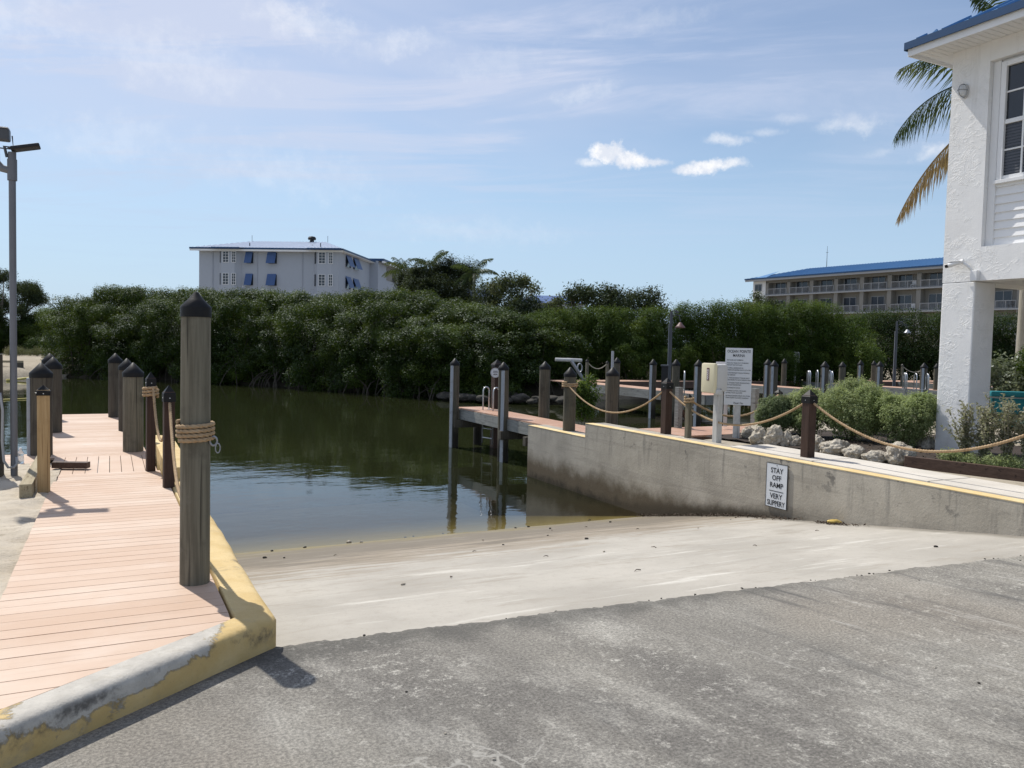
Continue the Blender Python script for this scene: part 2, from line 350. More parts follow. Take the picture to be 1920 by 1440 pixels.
# --- water
g = G('canal_water')
X, Y, Z = g.xyz()
rp = g.scl(g.pos, (1.0, 1.35, 1))
w1 = g.noise(1.1, 3, .5, rp); w2 = g.noise(5.0, 3, .5, rp, .5); w3 = g.noise(16.0, 2, .5, rp)
gust = g.rng(g.noise(.16, 3, .5, g.scl(g.pos, (.6, 1.3, 1))), .40, .70, .18, 1.0)
h = g.ma('ADD', g.ma('MULTIPLY', w1, .9), g.ma('MULTIPLY', g.ma('ADD', g.ma('MULTIPLY', w2, .40), g.ma('MULTIPLY', w3, .09)), gust))
nb = g.bump(h, .125, .05)
fr = g.n('ShaderNodeFresnel', {'IOR': 1.333, 'Normal': nb}).outputs[0]
depth = g.ma('MULTIPLY', g.ma('SUBTRACT', Y, 11.05), .2)
inx = g.ma('MULTIPLY', g.rng(X, .7, .8), g.ma('SUBTRACT', 1.0, g.rng(X, 8.25, 8.4)))
dep = g.ma('ADD', g.ma('MAXIMUM', depth, 0.0), g.ma('MULTIPLY', g.ma('SUBTRACT', 1.0, inx), 3.0))
clear = g.ma('MULTIPLY', g.ma('POWER', 2.718, g.ma('MULTIPLY', dep, -1.0)), .96)
murk = g.n('ShaderNodeBsdfDiffuse', {'Color': g.mix(g.noise(.25, 3), (.014, .018, .007), (.024, .027, .011))}).outputs[0]
trn = g.n('ShaderNodeBsdfTransparent', {'Color': (.86, .82, .58, 1)}).outputs[0]
body = g.n('ShaderNodeMixShader', {0: clear, 1: murk, 2: trn}).outputs[0]
gl = g.n('ShaderNodeBsdfGlossy', {'Color': (1, 1, 1, 1), 'Roughness': .015, 'Normal': nb}).outputs[0]
M['water'] = g.surf(g.n('ShaderNodeMixShader', {0: fr, 1: body, 2: gl}).outputs[0])

# ------------------------------------------------------------------ mesh helper
class MB:
    def __init__(s): s.v = []; s.f = []; s.t = []
    def add(s, v, f, t=0.0):
        o = len(s.v); s.v += [tuple(p) for p in v]
        s.f += [tuple(i+o for i in q) for q in f]; s.t += [t]*len(f)
        return s
    def box(s, x0, x1, y0, y1, z0, z1, bev=0.0, mat=None, t=0.0):
        bm = bmesh.new(); bmesh.ops.create_cube(bm, size=1)
        for v in bm.verts: v.co = Vector(((x0+x1)/2+v.co.x*(x1-x0), (y0+y1)/2+v.co.y*(y1-y0), (z0+z1)/2+v.co.z*(z1-z0)))
        if bev > 0: bmesh.ops.bevel(bm, geom=bm.edges[:], offset=bev, segments=2, affect='EDGES', profile=.6)
        return s.bm(bm, mat, t)
    def bm(s, bm, mat=None, t=0.0):
        if mat is not None: bmesh.ops.transform(bm, matrix=mat, verts=bm.verts)
        bm.verts.index_update()
        s.add([v.co[:] for v in bm.verts], [[v.index for v in f.verts] for f in bm.faces], t); bm.free(); return s
    def beam(s, a, b, w, h, bev=0.0, up=(0, 0, 1)):
        a = Vector(a); b = Vector(b); z = (b-a); L = z.length; z.normalize()
        upv = Vector(up)
        if abs(z.dot(upv)) > .99: upv = Vector((0, 1, 0))
        x = upv.cross(z).normalized(); y = z.cross(x)
        m = Matrix((x, y, z)).transposed().to_4x4(); m.translation = (a+b)/2
        return s.box(-w/2, w/2, -h/2, h/2, -L/2, L/2, bev, m)
    def tube(s, pts, rad, n=10, caps=True, lobes=0, pitch=.1, amp=.2):
        pts = [Vector(p) for p in pts]; k = len(pts)
        rr = rad if hasattr(rad, '__len__') else [rad]*k
        tan = [(pts[min(i+1, k-1)]-pts[max(i-1, 0)]).normalized() for i in range(k)]
        ref = Vector((0, 0, 1)) if abs(tan[0].z) < .9 else Vector((1, 0, 0))
        nx = ref.cross(tan[0]).normalized(); V = []; L = 0
        for i in range(k):
            if i:
                L += (pts[i]-pts[i-1]).length
                nx = (nx - tan[i]*nx.dot(tan[i])).normalized()
            ny = tan[i].cross(nx); tw = 2*PI*L/pitch if lobes else 0
            for j in range(n):
                a = 2*PI*j/n; r = rr[i]
                if lobes: r *= (1-amp) + amp*abs(math.cos(lobes*(a-tw/lobes*1.0)/2))
                V.append(pts[i]+nx*(math.cos(a)*r)+ny*(math.sin(a)*r))
        Fc = [(i*n+j, i*n+(j+1) % n, (i+1)*n+(j+1) % n, (i+1)*n+j) for i in range(k-1) for j in range(n)]
        if caps: Fc += [tuple(range(n))[::-1], tuple((k-1)*n+j for j in range(n))]
        return s.add(V, Fc)
    def cyl(s, a, b, r0, r1=None, n=16): return s.tube([a, b], [r0, r0 if r1 is None else r1], n)
    def lathe(s, prof, n=24, c=(0, 0, 0)):
        V = []; k = len(prof)
        for r, z in prof:
            for j in range(n):
                a = 2*PI*j/n; V.append((c[0]+r*math.cos(a), c[1]+r*math.sin(a), c[2]+z))
        Fc = [(i*n+j, i*n+(j+1) % n, (i+1)*n+(j+1) % n, (i+1)*n+j) for i in range(k-1) for j in range(n)]
        Fc += [tuple(range(n))[::-1], tuple((k-1)*n+j for j in range(n))]
        return s.add(V, Fc)
    def prism(s, poly, z0, z1):
        """vertical prism of a ccw polygon; z0/z1 number or function of (x, y)"""
        n = len(poly); f0_ = z0 if callable(z0) else (lambda x, y: z0); f1_ = z1 if callable(z1) else (lambda x, y: z1)
        V = [(x, y, f0_(x, y)) for x, y in poly]+[(x, y, f1_(x, y)) for x, y in poly]
        Fc = [tuple(range(n))[::-1], tuple(range(n, 2*n))]+[(i, (i+1) % n, n+(i+1) % n, n+i) for i in range(n)]
        return s.add(V, Fc)
    def build(s, name, mat, parent=None, smooth=False, loc=None):
        me = bpy.data.meshes.new(name); me.from_pydata(s.v, [], s.f); me.update()
        if any(s.t):
            at_ = me.attributes.new('tint', 'FLOAT', 'FACE'); at_.data.foreach_set('value', s.t)
        me.materials.append(mat if not isinstance(mat, str) else M[mat])
        o = bpy.data.objects.new(name, me); C.objects.link(o)
        if parent: o.parent = parent
        if loc: o.location = loc
        if smooth:
            me.polygons.foreach_set('use_smooth', [True]*len(me.polygons))
            if smooth != 'all':
                try: me.set_sharp_from_angle(angle=R(38))
                except Exception: pass
        return o

def thing(name, label, cat, loc=(0, 0, 0), rotz=0, group=None):
    o = bpy.data.objects.new(name, None); C.objects.link(o)
    o.location = loc; o.rotation_euler = (0, 0, rotz); o.empty_display_size = .2
    o['label'] = label; o['category'] = cat
    if group: o['group'] = group
    return o
def tag(o, label, cat, group=None):
    o['label'] = label; o['category'] = cat
    if group: o['group'] = group
    return o
def struct(o): o['kind'] = 'structure'; return o
def dup(root, label, loc=None, rotz=None, group=None, scale=None):
    r = root.copy(); C.objects.link(r)
    if loc is not None: r.location = loc
    if rotz is not None: r.rotation_euler = (0, 0, rotz)
    if scale is not None: r.scale = scale
    r['label'] = label
    if group: r['group'] = group
    for ch in list(root.children):
        c = ch.copy(); C.objects.link(c); c.parent = r
        for q in list(ch.children):
            d = q.copy(); C.objects.link(d); d.parent = c
    return r

def text_bm(mb, body, size, mtx, extrude=.0012, squash=1.0, align='CENTER', font=None, shear=0):
    cu_ = bpy.data.curves.new('lettering_curve', 'FONT'); cu_.body = body; cu_.size = size
    cu_.align_x = align; cu_.align_y = 'CENTER'; cu_.extrude = extrude; cu_.resolution_u = 3; cu_.shear = shear
    cu_.offset = size*.012
    o = bpy.data.objects.new('lettering_tmp', cu_); C.objects.link(o)
    dg = bpy.context.evaluated_depsgraph_get(); me = bpy.data.meshes.new_from_object(o.evaluated_get(dg))
    bm = bmesh.new(); bm.from_mesh(me)
    bmesh.ops.transform(bm, matrix=mtx @ Matrix.Diagonal((squash, 1, 1, 1)), verts=bm.verts)
    mb.bm(bm); bpy.data.objects.remove(o); bpy.data.curves.remove(cu_); bpy.data.meshes.remove(me)

def grid(name, xs, ys, zf, mat, smooth=True):
    nx, ny = len(xs), len(ys)
    V = [(x, y, zf(x, y)) for y in ys for x in xs]
    Fc = [(j*nx+i, j*nx+i+1, (j+1)*nx+i+1, (j+1)*nx+i) for j in range(ny-1) for i in range(nx-1)]
    mb = MB(); mb.v = V; mb.f = Fc; mb.t = [0]*len(Fc)
    return struct(mb.build(name, mat, smooth='all' if smooth else False))
def fr_(a, b, n): return [a+(b-a)*i/(n-1) for i in range(n)]

# ------------------------------------------------------------------ foliage helper
def leafmesh(name, P, Nn, T, L, W, mat, parent, rng, tint=None, fold=.0):
    """P centres, Nn leaf normals, T leaf axes; pointed leaf = two triangles"""
    n = len(P)
    T = T - Nn*np.sum(T*Nn, 1, keepdims=True); T /= np.linalg.norm(T, axis=1, keepdims=True)+1e-9
    B = np.cross(Nn, T)
    l = (L*(.7+.6*rng.random(n)))[:, None]; w = (W*(.7+.6*rng.random(n)))[:, None]
    V = np.empty((n, 4, 3))
    V[:, 0] = P - T*l*.5; V[:, 1] = P + B*w*.5 + T*l*.05; V[:, 2] = P + T*l*.5; V[:, 3] = P - B*w*.5 + T*l*.05
    V = V.reshape(-1, 3).astype(np.float32)
    me = bpy.data.meshes.new(name); me.vertices.add(4*n); me.vertices.foreach_set('co', V.ravel())
    me.loops.add(4*n); me.loops.foreach_set('vertex_index', np.arange(4*n, dtype=np.int32))
    me.polygons.add(n); me.polygons.foreach_set('loop_start', np.arange(0, 4*n, 4, dtype=np.int32))
    me.polygons.foreach_set('loop_total', np.full(n, 4, dtype=np.int32))
    me.update(calc_edges=True)
    a = me.attributes.new('tint', 'FLOAT', 'FACE'); a.data.foreach_set('value', (rng.random(n) if tint is None else tint).astype(np.float32))
    me.materials.append(M[mat]); o = bpy.data.objects.new(name, me); C.objects.link(o)
    if parent: o.parent = parent
    return o
def unit(a): return a/(np.linalg.norm(a, axis=1, keepdims=True)+1e-9)
def crown(name, clumps, nspr, k, L, W, seed, mat, parent, spread=.18, up=.35, shell=.45, jit=.7, zmin=None):
    rng = np.random.default_rng(seed)
    cl = np.array(clumps, float)                      # cx cy cz rx ry rz
    area = (cl[:, 3]*cl[:, 4]*cl[:, 5])**(2/3); idx = rng.choice(len(cl), nspr, p=area/area.sum())
    d = unit(rng.normal(size=(nspr, 3)))
    rad = 1-shell*rng.random(nspr)**1.6
    rad *= 1+.13*rng.normal(size=nspr)
    P = cl[idx, :3]+d*cl[idx, 3:]*rad[:, None]
    out = unit(d/cl[idx, 3:])
    keep = np.ones(nspr, bool)
    for i in range(len(cl)):
        q = np.linalg.norm((P-cl[i, :3])/cl[i, 3:], axis=1)
        keep &= ~((q < .62) & (idx != i))
    if zmin is not None: keep &= P[:, 2] > zmin
    P, out = P[keep], out[keep]; n = len(P)
    P = np.repeat(P, k, 0)+rng.normal(size=(n*k, 3))*spread
    base = np.repeat(rng.random(n), k)
    O = np.repeat(out, k, 0)
    Nn = unit(O*.8+np.array([0, 0, up])+rng.normal(size=(n*k, 3))*jit)
    T = unit(O*.5+np.array([0, 0, up])+rng.normal(size=(n*k, 3))*.8)
    tint = np.clip(.6*base+.4*rng.random(n*k), 0, 1)
    return leafmesh(name, P, Nn, T, L, W, mat, parent, rng, tint)
def rnd_clumps(rng, n, cx, cy, cz, sx, sy, sz, r0_, r1_, flat=.8):
    out = []
    for _ in range(n):
        a = rng.random()*2*PI; q = math.sqrt(rng.random()); zz = rng.random()
        r = r0_+(r1_-r0_)*rng.random(); w = math.sqrt(max(0, 1-(2*zz-1)**2))*.6+.4
        out.append((cx+math.cos(a)*q*sx*w, cy+math.sin(a)*q*sy*w, cz+(2*zz-1)*sz, r, r, r*flat))
    return out
#@@PART2
# ------------------------------------------------------------------ world, sun
SUN_EL, SUN_AZ = R(52.8), math.atan2(-.37, 1.44)          # azimuth from +Y towards +X
W = bpy.data.worlds.new('World'); S.world = W; W.use_nodes = True
t = W.node_tree; t.nodes.clear()
class GW(G):
    def __init__(s): s.t = t; s._pos = None
w = GW()
wo = w.n('ShaderNodeOutputWorld')
sky = w.n('ShaderNodeTexSky', None, sky_type='NISHITA', sun_disc=False, sun_elevation=SUN_EL, sun_rotation=SUN_AZ,
          altitude=0, air_density=1.0, dust_density=.6, ozone_density=1.6).outputs[0]
dirv = w.n('ShaderNodeTexCoord').outputs['Generated']
dx, dy, dz = w.xyz(dirv)
zz = w.ma('MAXIMUM', dz, .03)
plane = w.n('ShaderNodeCombineXYZ', {0: w.ma('DIVIDE', dx, zz), 1: w.ma('DIVIDE', dy, zz), 2: 0.0}).outputs[0]
rotp = w.n('ShaderNodeVectorRotate', {'Vector': plane, 'Angle': R(38)}, rotation_type='Z_AXIS').outputs[0]
ci = w.noise(.9, 8, .62, w.scl(rotp, (.55, 1.5, 1)), .8)
ci2 = w.noise(.35, 5, .55, plane, .4)
up = w.rng(dz, .02, .30)
veil = w.ma('MULTIPLY', w.rng(ci2, .30, .62), .68)
wisp = w.ma('MULTIPLY', w.rng(ci, .46, .68), .8)
leftm = w.rng(dx, .95, .15)
cir = w.ma('MULTIPLY', w.ma('MULTIPLY', w.ma('ADD', veil, wisp), up), w.ma('ADD', .35, w.ma('MULTIPLY', leftm, .65)), True)
cir = w.ma('MINIMUM', cir, .85)
col = w.mix(cir, sky, (5.3, 5.8, 7.2))
# low horizon brightening by thin haze of the air
col = w.mix(w.ma('MULTIPLY', w.rng(dz, .34, .0), .8), col, (3.75, 5.3, 7.2))
# small cumulus puffs, each at its own bearing and elevation
azm = w.ma('ARCTAN2', dx, dy); elv = w.ma('ARCSINE', dz)
wob = w.n('ShaderNodeTexNoise', {'Vector': dirv, 'Scale': 40.0, 'Detail': 9.0, 'Roughness': .66}).outputs['Color']
wx, wy, wz = w.xyz(wob)
def puff(az, el, ha, he, dens, soft, tilt=0.0, amp=1.0):
    u = w.ma('DIVIDE', w.ma('SUBTRACT', azm, R(az)), R(ha))
    v = w.ma('DIVIDE', w.ma('ADD', w.ma('SUBTRACT', elv, R(el)), w.ma('MULTIPLY', u, R(tilt))), R(he))
    u = w.ma('ADD', u, w.ma('MULTIPLY', w.ma('SUBTRACT', wx, .5), 1.5*amp))
    v = w.ma('ADD', v, w.ma('MULTIPLY', w.ma('SUBTRACT', wy, .5), 2.6*amp))
    q = w.ma('SQRT', w.ma('ADD', w.ma('MULTIPLY', u, u), w.ma('MULTIPLY', v, v)))
    return w.ma('MULTIPLY', w.rng(q, 1.0, 1.0-soft), dens)
acc = None
for a in [(33.1, 13.35, 1.7, 1.0, 1, .55, .1), (34.8, 12.95, 2.0, .75, 1, .6, .1), (36.4, 12.8, 1.3, .38, .85, .8, .0), (31.9, 12.75, 1.3, .35, .6, .9, .1),
          (38.7, 12.25, 1.3, .48, .95, .65, 0), (40.0, 12.45, 1.7, .55, 1, .65, 0), (41.5, 12.55, 1.5, .42, .85, .8, 0),
          (41.2, 14.1, 2.1, .5, .55, .95, .2), (43.6, 14.5, 1.6, .35, .3, .95),
          (49.3, 14.6, 2.6, .85, .42, .98), (45.3, 15.2, 1.8, .4, .25, .98), (54.6, 12.6, 2.2, .8, .5, .95), (50.8, 12.8, 1.2, .4, .2, .98),
          (31.4, 17.3, 3.6, .9, .26, .99, -.6), (-13.6, 13.3, 2.0, .16, .35, .95, .2), (-10.8, 13.0, 2.0, .14, .25, .95, .2),
          (12, 20.6, 6, 1.6, .34, .99, .5), (18, 19.8, 4.5, 1.2, .30, .99, -1.0), (4, 17.4, 8, 2.6, .22, .99, .4), (-6, 18.5, 7, 2.4, .24, .99, -.3), (11.5, 11.2, 9, 2.2, .16, .99, .6), (25, 19, 7, 1.4, .15, .99, -.5), (36, 21.6, 6, 1.0, .16, .99, -.7), (24, 8.0, 10, 1.3, .14, .99, .2), (0, 12.3, 7, 2.2, .16, .99, -.3)]:
    p_ = puff(*a); acc = p_ if acc is None else w.ma('MAXIMUM', acc, p_)
shade = w.mix(w.rng(wz, .38, .60), (6.4, 6.8, 7.6), (8.6, 8.6, 8.7))
col = w.mix(acc, col, shade)
bg = w.n('ShaderNodeBackground', {'Color': col, 'Strength': .102})
t.links.new(bg.outputs[0], wo.inputs[0])
sl = bpy.data.lights.new('sun', 'SUN'); sl.energy = 4.2; sl.angle = R(.53); sl.color = (1, .955, .88)
so = bpy.data.objects.new('sun', sl); C.objects.link(so)
sd = Vector((math.sin(SUN_AZ)*math.cos(SUN_EL), math.cos(SUN_AZ)*math.cos(SUN_EL), math.sin(SUN_EL)))
so.rotation_euler = sd.to_track_quat('Z', 'Y').to_euler(); so.location = (0, 0, 30)
S.view_settings.view_transform = 'Standard'; S.view_settings.look = 'None'
S.view_settings.exposure = 0.25; S.view_settings.gamma = 1; S.view_settings.use_curve_mapping = False

# ------------------------------------------------------------------ setting: ground, ramp, water, banks
WL = -1.18
def nz(x, y, s, a): return mnoise.noise(Vector((x*s, y*s, 3.1)))*a
def zramp(x, y):
    if y < 4.2: return -.026
    if y < 8.7: z = -.026-(y-4.2)*.151
    else: z = -.705-(y-8.7)*.201
    return max(z, -2.5)+nz(x, y, 1.2, .006)
grid('boat_ramp', fr_(.7, 8.3, 40), fr_(3.6, 20, 90), zramp, 'ramp')
def kerbline(x): return 4.42-(.82-x)*.7413
# pavement: one sheet with a ragged edge where it meets the ramp
xs = [-30, -8, .5]+fr_(.6, 8.35, 320)+[9, 30]
mb = MB(); ye = []
for x in xs:
    y = 4.44-(x-.82)*.063+nz(x, 0, 2.2, .035)+nz(x, 5, 9, .03)+nz(x, 9, 30, .022)
    if x > 8.4 or x < .5: y = 4.2
    ye.append(y)
rows = [-30, -6, 0, 2, 3.4]
V = []
for k, x in enumerate(xs):
    V += [(x, yy, 0) for yy in rows]+[(x, ye[k]-.05, .002), (x, ye[k], -.006), (x, ye[k]+.004, -.06)]
nr = len(rows)+3
mb.add(V, [(i*nr+j, (i+1)*nr+j, (i+1)*nr+j+1, i*nr+j+1) for i in range(len(xs)-1) for j in range(nr-1)])
struct(mb.build('asphalt_pavement', 'asphalt', smooth='all'))
# sand on the left
mb = MB(); nx, ny = 90, 200; V = []
for j in range(ny):
    for i in range(nx):
        q = (i/(nx-1))**2.6; x = -.535-q*40
        y0 = kerbline(x)+.16; y1 = 12.9+q*20
        y = y0+(y1-y0)*j/(ny-1)
        z = .085-max(0, y-5)*.007+nz(x, y, 1.7, .04)+nz(x, y, 4.3, .03)+nz(x, y, 9, .014)
        e = (y-(11.75+q*20))
        if e > 0: z -= e*1.4
        V.append((x, y, z))
mb.add(V, [(j*nx+i, (j+1)*nx+i, (j+1)*nx+i+1, j*nx+i+1) for j in range(ny-1) for i in range(nx-1)])
struct(mb.build('sandy_ground', 'sand', smooth='all'))
# land on the right, under and behind the house
poly = [(8.64, -30), (60, -30), (60, 13.4), (14.2, 13.1), (12.4, 12.75), (11.2, 11.9), (10.2, 11.0), (9.5, 10.55), (8.64, 10.35)]
mb = MB(); mb.prism(poly, -2.6, .19); struct(mb.build('garden_ground', 'gravel'))
# sidewalk
mb = MB()
for y0, y1 in [(-10, 1.19), (1.2, 3.59), (3.6, 5.99), (6.0, 7.69), (7.7, 9.3)]:
    mb.box(8.40, 9.16, y0, y1-.012, .1, .2375, .008)
struct(mb.build('sidewalk', 'sidewalk'))
# mulch bed
def zbed(x, y): return .225+.05*max(0, 1-abs(x-10.7)/1.6)+nz(x, y, 3, .03)+nz(x, y, 11, .02)
mb = MB(); nx, ny = 40, 60; V = []
for j in range(ny):
    for i in range(nx):
        y = 1.0+9.6*j/(ny-1); xl = 9.46+max(0, (7.1-y))*.24 - max(0, y-8)*.17
        x = xl+(13.4-xl)*i/(nx-1); V.append((x, y, zbed(x, y)))
mb.add(V, [(j*nx+i, j*nx+i+1, (j+1)*nx+i+1, (j+1)*nx+i) for j in range(ny-1) for i in range(nx-1)])
struct(mb.build('mulch_bed', 'soil', smooth='all'))
# sea bed (one sheet to the horizon) and water
mb = MB(); mb.add([(-3000, -300, -2.7), (3000, -300, -2.7), (3000, 4500, -2.7), (-3000, 4500, -2.7)], [(0, 1, 2, 3)])
struct(mb.build('sea_bed', 'seabed'))
mb = MB(); mb.add([(-400, 8.8, WL), (60, 8.8, WL), (60, 140, WL), (-400, 140, WL)], [(0, 1, 2, 3)])
struct(mb.build('canal_water', 'water'))
# far bank
shore = [(-60, 66), (-20, 62), (-9, 58), (-4.5, 58.5), (-2.6, 63), (1.8, 60), (6, 56.4), (10, 50.5), (13.6, 45), (16, 40.2), (18.5, 37.6), (22, 37.0), (70, 37.0), (400, 37)]
mb = MB(); V = []; prof = [(-1.2, -2.6), (0, -1.22), (.5, -.85), (1.3, -.5), (4, -.32), (30, -.2), (4000, -.2)]
for i, (x, y) in enumerate(shore):
    a = shore[max(i-1, 0)]; b = shore[min(i+1, len(shore)-1)]
    tx, ty = b[0]-a[0], b[1]-a[1]; l = math.hypot(tx, ty); nx_, ny_ = -ty/l, tx/l
    for d, z in prof:
        if d > 20: nx_, ny_ = 0, 1
        V.append((x+nx_*d, y+ny_*d, z+(nz(x, y+d, .4, .12) if d < 20 else 0)))
k = len(prof)
mb.add(V, [(i*k+j, (i+1)*k+j, (i+1)*k+j+1, i*k+j+1) for i in range(len(shore)-1) for j in range(k-1)])
struct(mb.build('far_bank', 'bank', smooth='all'))
mb = MB(); V = []; SH = shore[4:12]; prof2 = [(-1.3, -2.6), (-.25, -1.21), (.35, -.83), (1.15, -.46), (4, -.28), (9, -.17)]
for i, (x, y) in enumerate(SH):
    a = SH[max(i-1, 0)]; b = SH[min(i+1, len(SH)-1)]
    tx, ty = b[0]-a[0], b[1]-a[1]; l = math.hypot(tx, ty)
    for d, z in prof2: V.append((x-ty/l*d, y+tx/l*d, z+nz(x, y+d, .4, .12)))
k = len(prof2)
mb.add(V, [(i*k+j, (i+1)*k+j, (i+1)*k+j+1, i*k+j+1) for i in range(len(SH)-1) for j in range(k-1)])
struct(mb.build('mangrove_mud', 'mud', smooth='all'))

# ------------------------------------------------------------------ kerb
def zd(y):
    return .17-max(0, min(y, 11.0)-4.4)*.0205
outer = [(-3.04, 1.56)]; inner = [(-3.12, 1.665)]
for i in range(1, 25):
    q = i/25; outer.append((-3.04+q*3.78, 1.56+q*2.80)); inner.append((-3.12+q*3.72, 1.665+q*2.80))
outer += [(.775, 4.385), (.805, 4.42), (.82, 4.48)]; inner += [(.598, 4.468), (.600, 4.475), (.60, 4.5)]
for i in range(1, 40):
    y = 4.48+i*.26; outer.append((.82, y)); inner.append((.60, y))
PR = [(0, -2.7), (0, -.02), (.0, None, -.045), (.07, None, -.018), (.2, None, -.004), (.45, None, .0), (.97, None, .002), (1, None, -.012), (1, -2.7)]
mb = MB(); V = []; kk = len(PR)
for (a, b) in zip(outer, inner):
    wob_ = nz(a[0]*3, a[1]*3, 1, .008)+nz(a[0]*9, a[1]*9, 1, .004)
    top = zd(a[1])+.004+wob_*.6
    for pr_ in PR:
        tt = pr_[0]; z = pr_[1] if len(pr_) == 2 else top+pr_[2]
        V.append((a[0]+(b[0]-a[0])*tt+wob_*(1 if tt < .1 else 0), a[1]+(b[1]-a[1])*tt, z))
mb.add(V, [(i*kk+j, i*kk+j+1, (i+1)*kk+j+1, (i+1)*kk+j) for i in range(len(outer)-1) for j in range(kk-1)])
mb.box(.565, .835, 9.75, 12.6, -2.6, .215, .02)
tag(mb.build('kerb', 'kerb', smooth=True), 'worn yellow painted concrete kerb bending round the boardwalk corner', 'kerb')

# ------------------------------------------------------------------ boardwalk on the left
def boards(mb, y0, y1, wb, gap, xl, xr, ztop, th=.03):
    y = y0
    while y < y1-.02:
        a, b = y, min(y+wb, y1)
        P = [(xl(a), a), (xr(a), a), (xr(b), b), (xl(b), b)]
        o = len(mb.f); mb.prism(P, lambda x, yy: ztop(yy)-th, lambda x, yy: ztop(yy))
        tt = random.random()
        for q in range(o, len(mb.f)): mb.t[q] = tt
        y += wb+gap*random.uniform(.5, 1.7)
bw = thing('boardwalk', 'pinkish composite boardwalk running from the pavement down to the canal', 'boardwalk', (0, 0, 0))
mb = MB()
def xr(y):
    if y < 4.47: return min(.585, -3.12+(y-1.665)/2.80*3.72-.012)
    if y > 9.75: return .55
    return .585
boards(mb, 3.3, 10.72, .139, .0065, lambda y: -.565-nz(y, 2, 4, .006), xr, zd)
mb.build('deck_boards', 'deck', bw)
mb = MB()
x = -.66
while x < .5:
    o = len(mb.f); mb.box(x, x+.125, 10.73, 12.28, .0, .038); tt = random.random()
    for q in range(o, len(mb.f)): mb.t[q] = tt
    x += .132
mb.build('landing_boards', 'deck', bw)
mb = MB()
boards(mb, 12.29, 19.05, .139, .0065, lambda y: -1.0 if y > 12.9 else -.72, lambda y: .48-max(0, y-12.3)*.03-max(0, y-17.6)*.10, lambda y: .03)
mb.build('pier_boards', 'deck', bw)
mb = MB()
boards(mb, 11.55, 12.75, .139, .0065, lambda y: -5.5, lambda y: -.74, lambda y: .034)
mb.build('side_boards', 'deck', bw)
mb = MB()
for xx in (-.52, -.05, .5): mb.box(xx-.03, xx+.03, 4.7, 10.7, -.25, -.02)
for xx in (-.93, -.4, .12): mb.box(xx-.04, xx+.04, 12.3, 19.0, -.25, -.003)
mb.box(-.99, .1, 18.99, 19.04, -.22, -.003); mb.box(-5.5, -.8, 11.56, 11.6, -.25, .0); mb.box(-5.5, -.99, 12.7, 12.74, -.25, .0)
for yy in (5.2, 6.8, 8.4, 10): mb.box(-.5, .5, yy, yy+.08, -.3, -.09)
mb.build('framing', 'pile_dark', bw)

# ------------------------------------------------------------------ pilings and posts
def piling(name, label, x, y, zb, zt, rad, group=None, mat='pile', strip=None, lean=(0, 0), caph=.11, cap=True, flare=1.06):
    t_ = thing(name, label, 'piling', (x, y, zb), random.random()*6, group)
    H = zt-zb; bh = H-caph if cap else H
    ring = []; n = 22; ph = random.random()*9
    for i in range(9):
        z = bh*i/8
        ring.append([(rad*(1+.05*(1-i/8))*(1+.02*mnoise.noise(Vector((math.cos(2*PI*j/n)*2, math.sin(2*PI*j/n)*2, z*.8+ph)))), 2*PI*j/n, z) for j in range(n)])
    mb = MB(); V = [(r_*math.cos(a)+lean[0]*z, r_*math.sin(a)+lean[1]*z, z) for rg in ring for r_, a, z in rg]
    mb.add(V, [(i*n+j, i*n+(j+1) % n, (i+1)*n+(j+1) % n, (i+1)*n+j) for i in range(8) for j in range(n)]+[tuple(range(n))[::-1], tuple(8*n+j for j in range(n))])
    mb.build('post', mat, t_, True)
    if cap:
        lx, ly = lean[0]*H, lean[1]*H
        mb = MB(); R1 = rad*flare
        mb.lathe([(R1, bh-.055), (R1*1.01, bh+.002), (R1*1.0, bh+.008), (R1*.5, bh+caph*.55), (.012, bh+caph*.98), (.001, bh+caph)], 28, (lx, ly, 0))
        mb.build('cap', 'cap', t_, True)
    if strip is not None:
        a = strip-t_.rotation_euler.z; q = rad+.006
        mb = MB(); m_ = Matrix.Rotation(a, 4, 'Z')
        mb.box(q-.012, q+.03, -rad*.32, rad*.32, max(.0, strip_low), bh-.06, .008, m_)
        mb.build('rub_strip', 'pvc', t_)
    return t_
strip_low = .1
def sqpost(name, label, x, y, zb, zt, w_, mat='post', group=None, rotz=0.0, caph=.09, skirt=.07, flare=1.12, cap='cap'):
    t_ = thing(name, label, 'post', (x, y, zb), rotz, group); H = zt-zb
    mb = MB(); mb.box(-w_/2, w_/2, -w_/2, w_/2, 0, H-caph*.8, .008); mb.build('post', mat, t_)
    if cap:
        c_ = w_*flare/2; z0 = H-caph-skirt; z1 = H-caph
        mb = MB()
        mb.add([(sx*c_, sy*c_, z) for z in (z0, z1) for sx, sy in ((-1, -1), (1, -1), (1, 1), (-1, 1))]+[(0, 0, H)],
               [(3, 2, 1, 0), (0, 1, 5, 4), (1, 2, 6, 5), (2, 3, 7, 6), (3, 0, 4, 7), (4, 5, 8), (5, 6, 8), (6, 7, 8), (7, 4, 8)])
        mb.build('cap', cap, t_)
        mb = MB(); mb.cyl((-c_-.004, 0, z0+skirt*.45), (-c_+.002, 0, z0+skirt*.45), .006, None, 8); mb.build('screw', 'steel', t_)
        mb = MB(); mb.cyl((0, -c_-.004, z0+skirt*.45), (0, -c_+.002, z0+skirt*.45), .006, None, 8); mb.build('screw', 'steel', t_)
    return t_
piling('piling', 'tall weathered round piling standing nearest on the boardwalk, black cone cap', .475, 5.30, zd(5.3)-.4, 1.965, .0855, caph=.10)
gl_ = 'capped pilings along the boardwalk'
piling('piling', 'squat dark piling behind the tan square post, nearest of the left boardwalk row', -.84, 12.65, -2.5, 1.30, .135, gl_, 'pile_dark', caph=.15, strip=R(185))
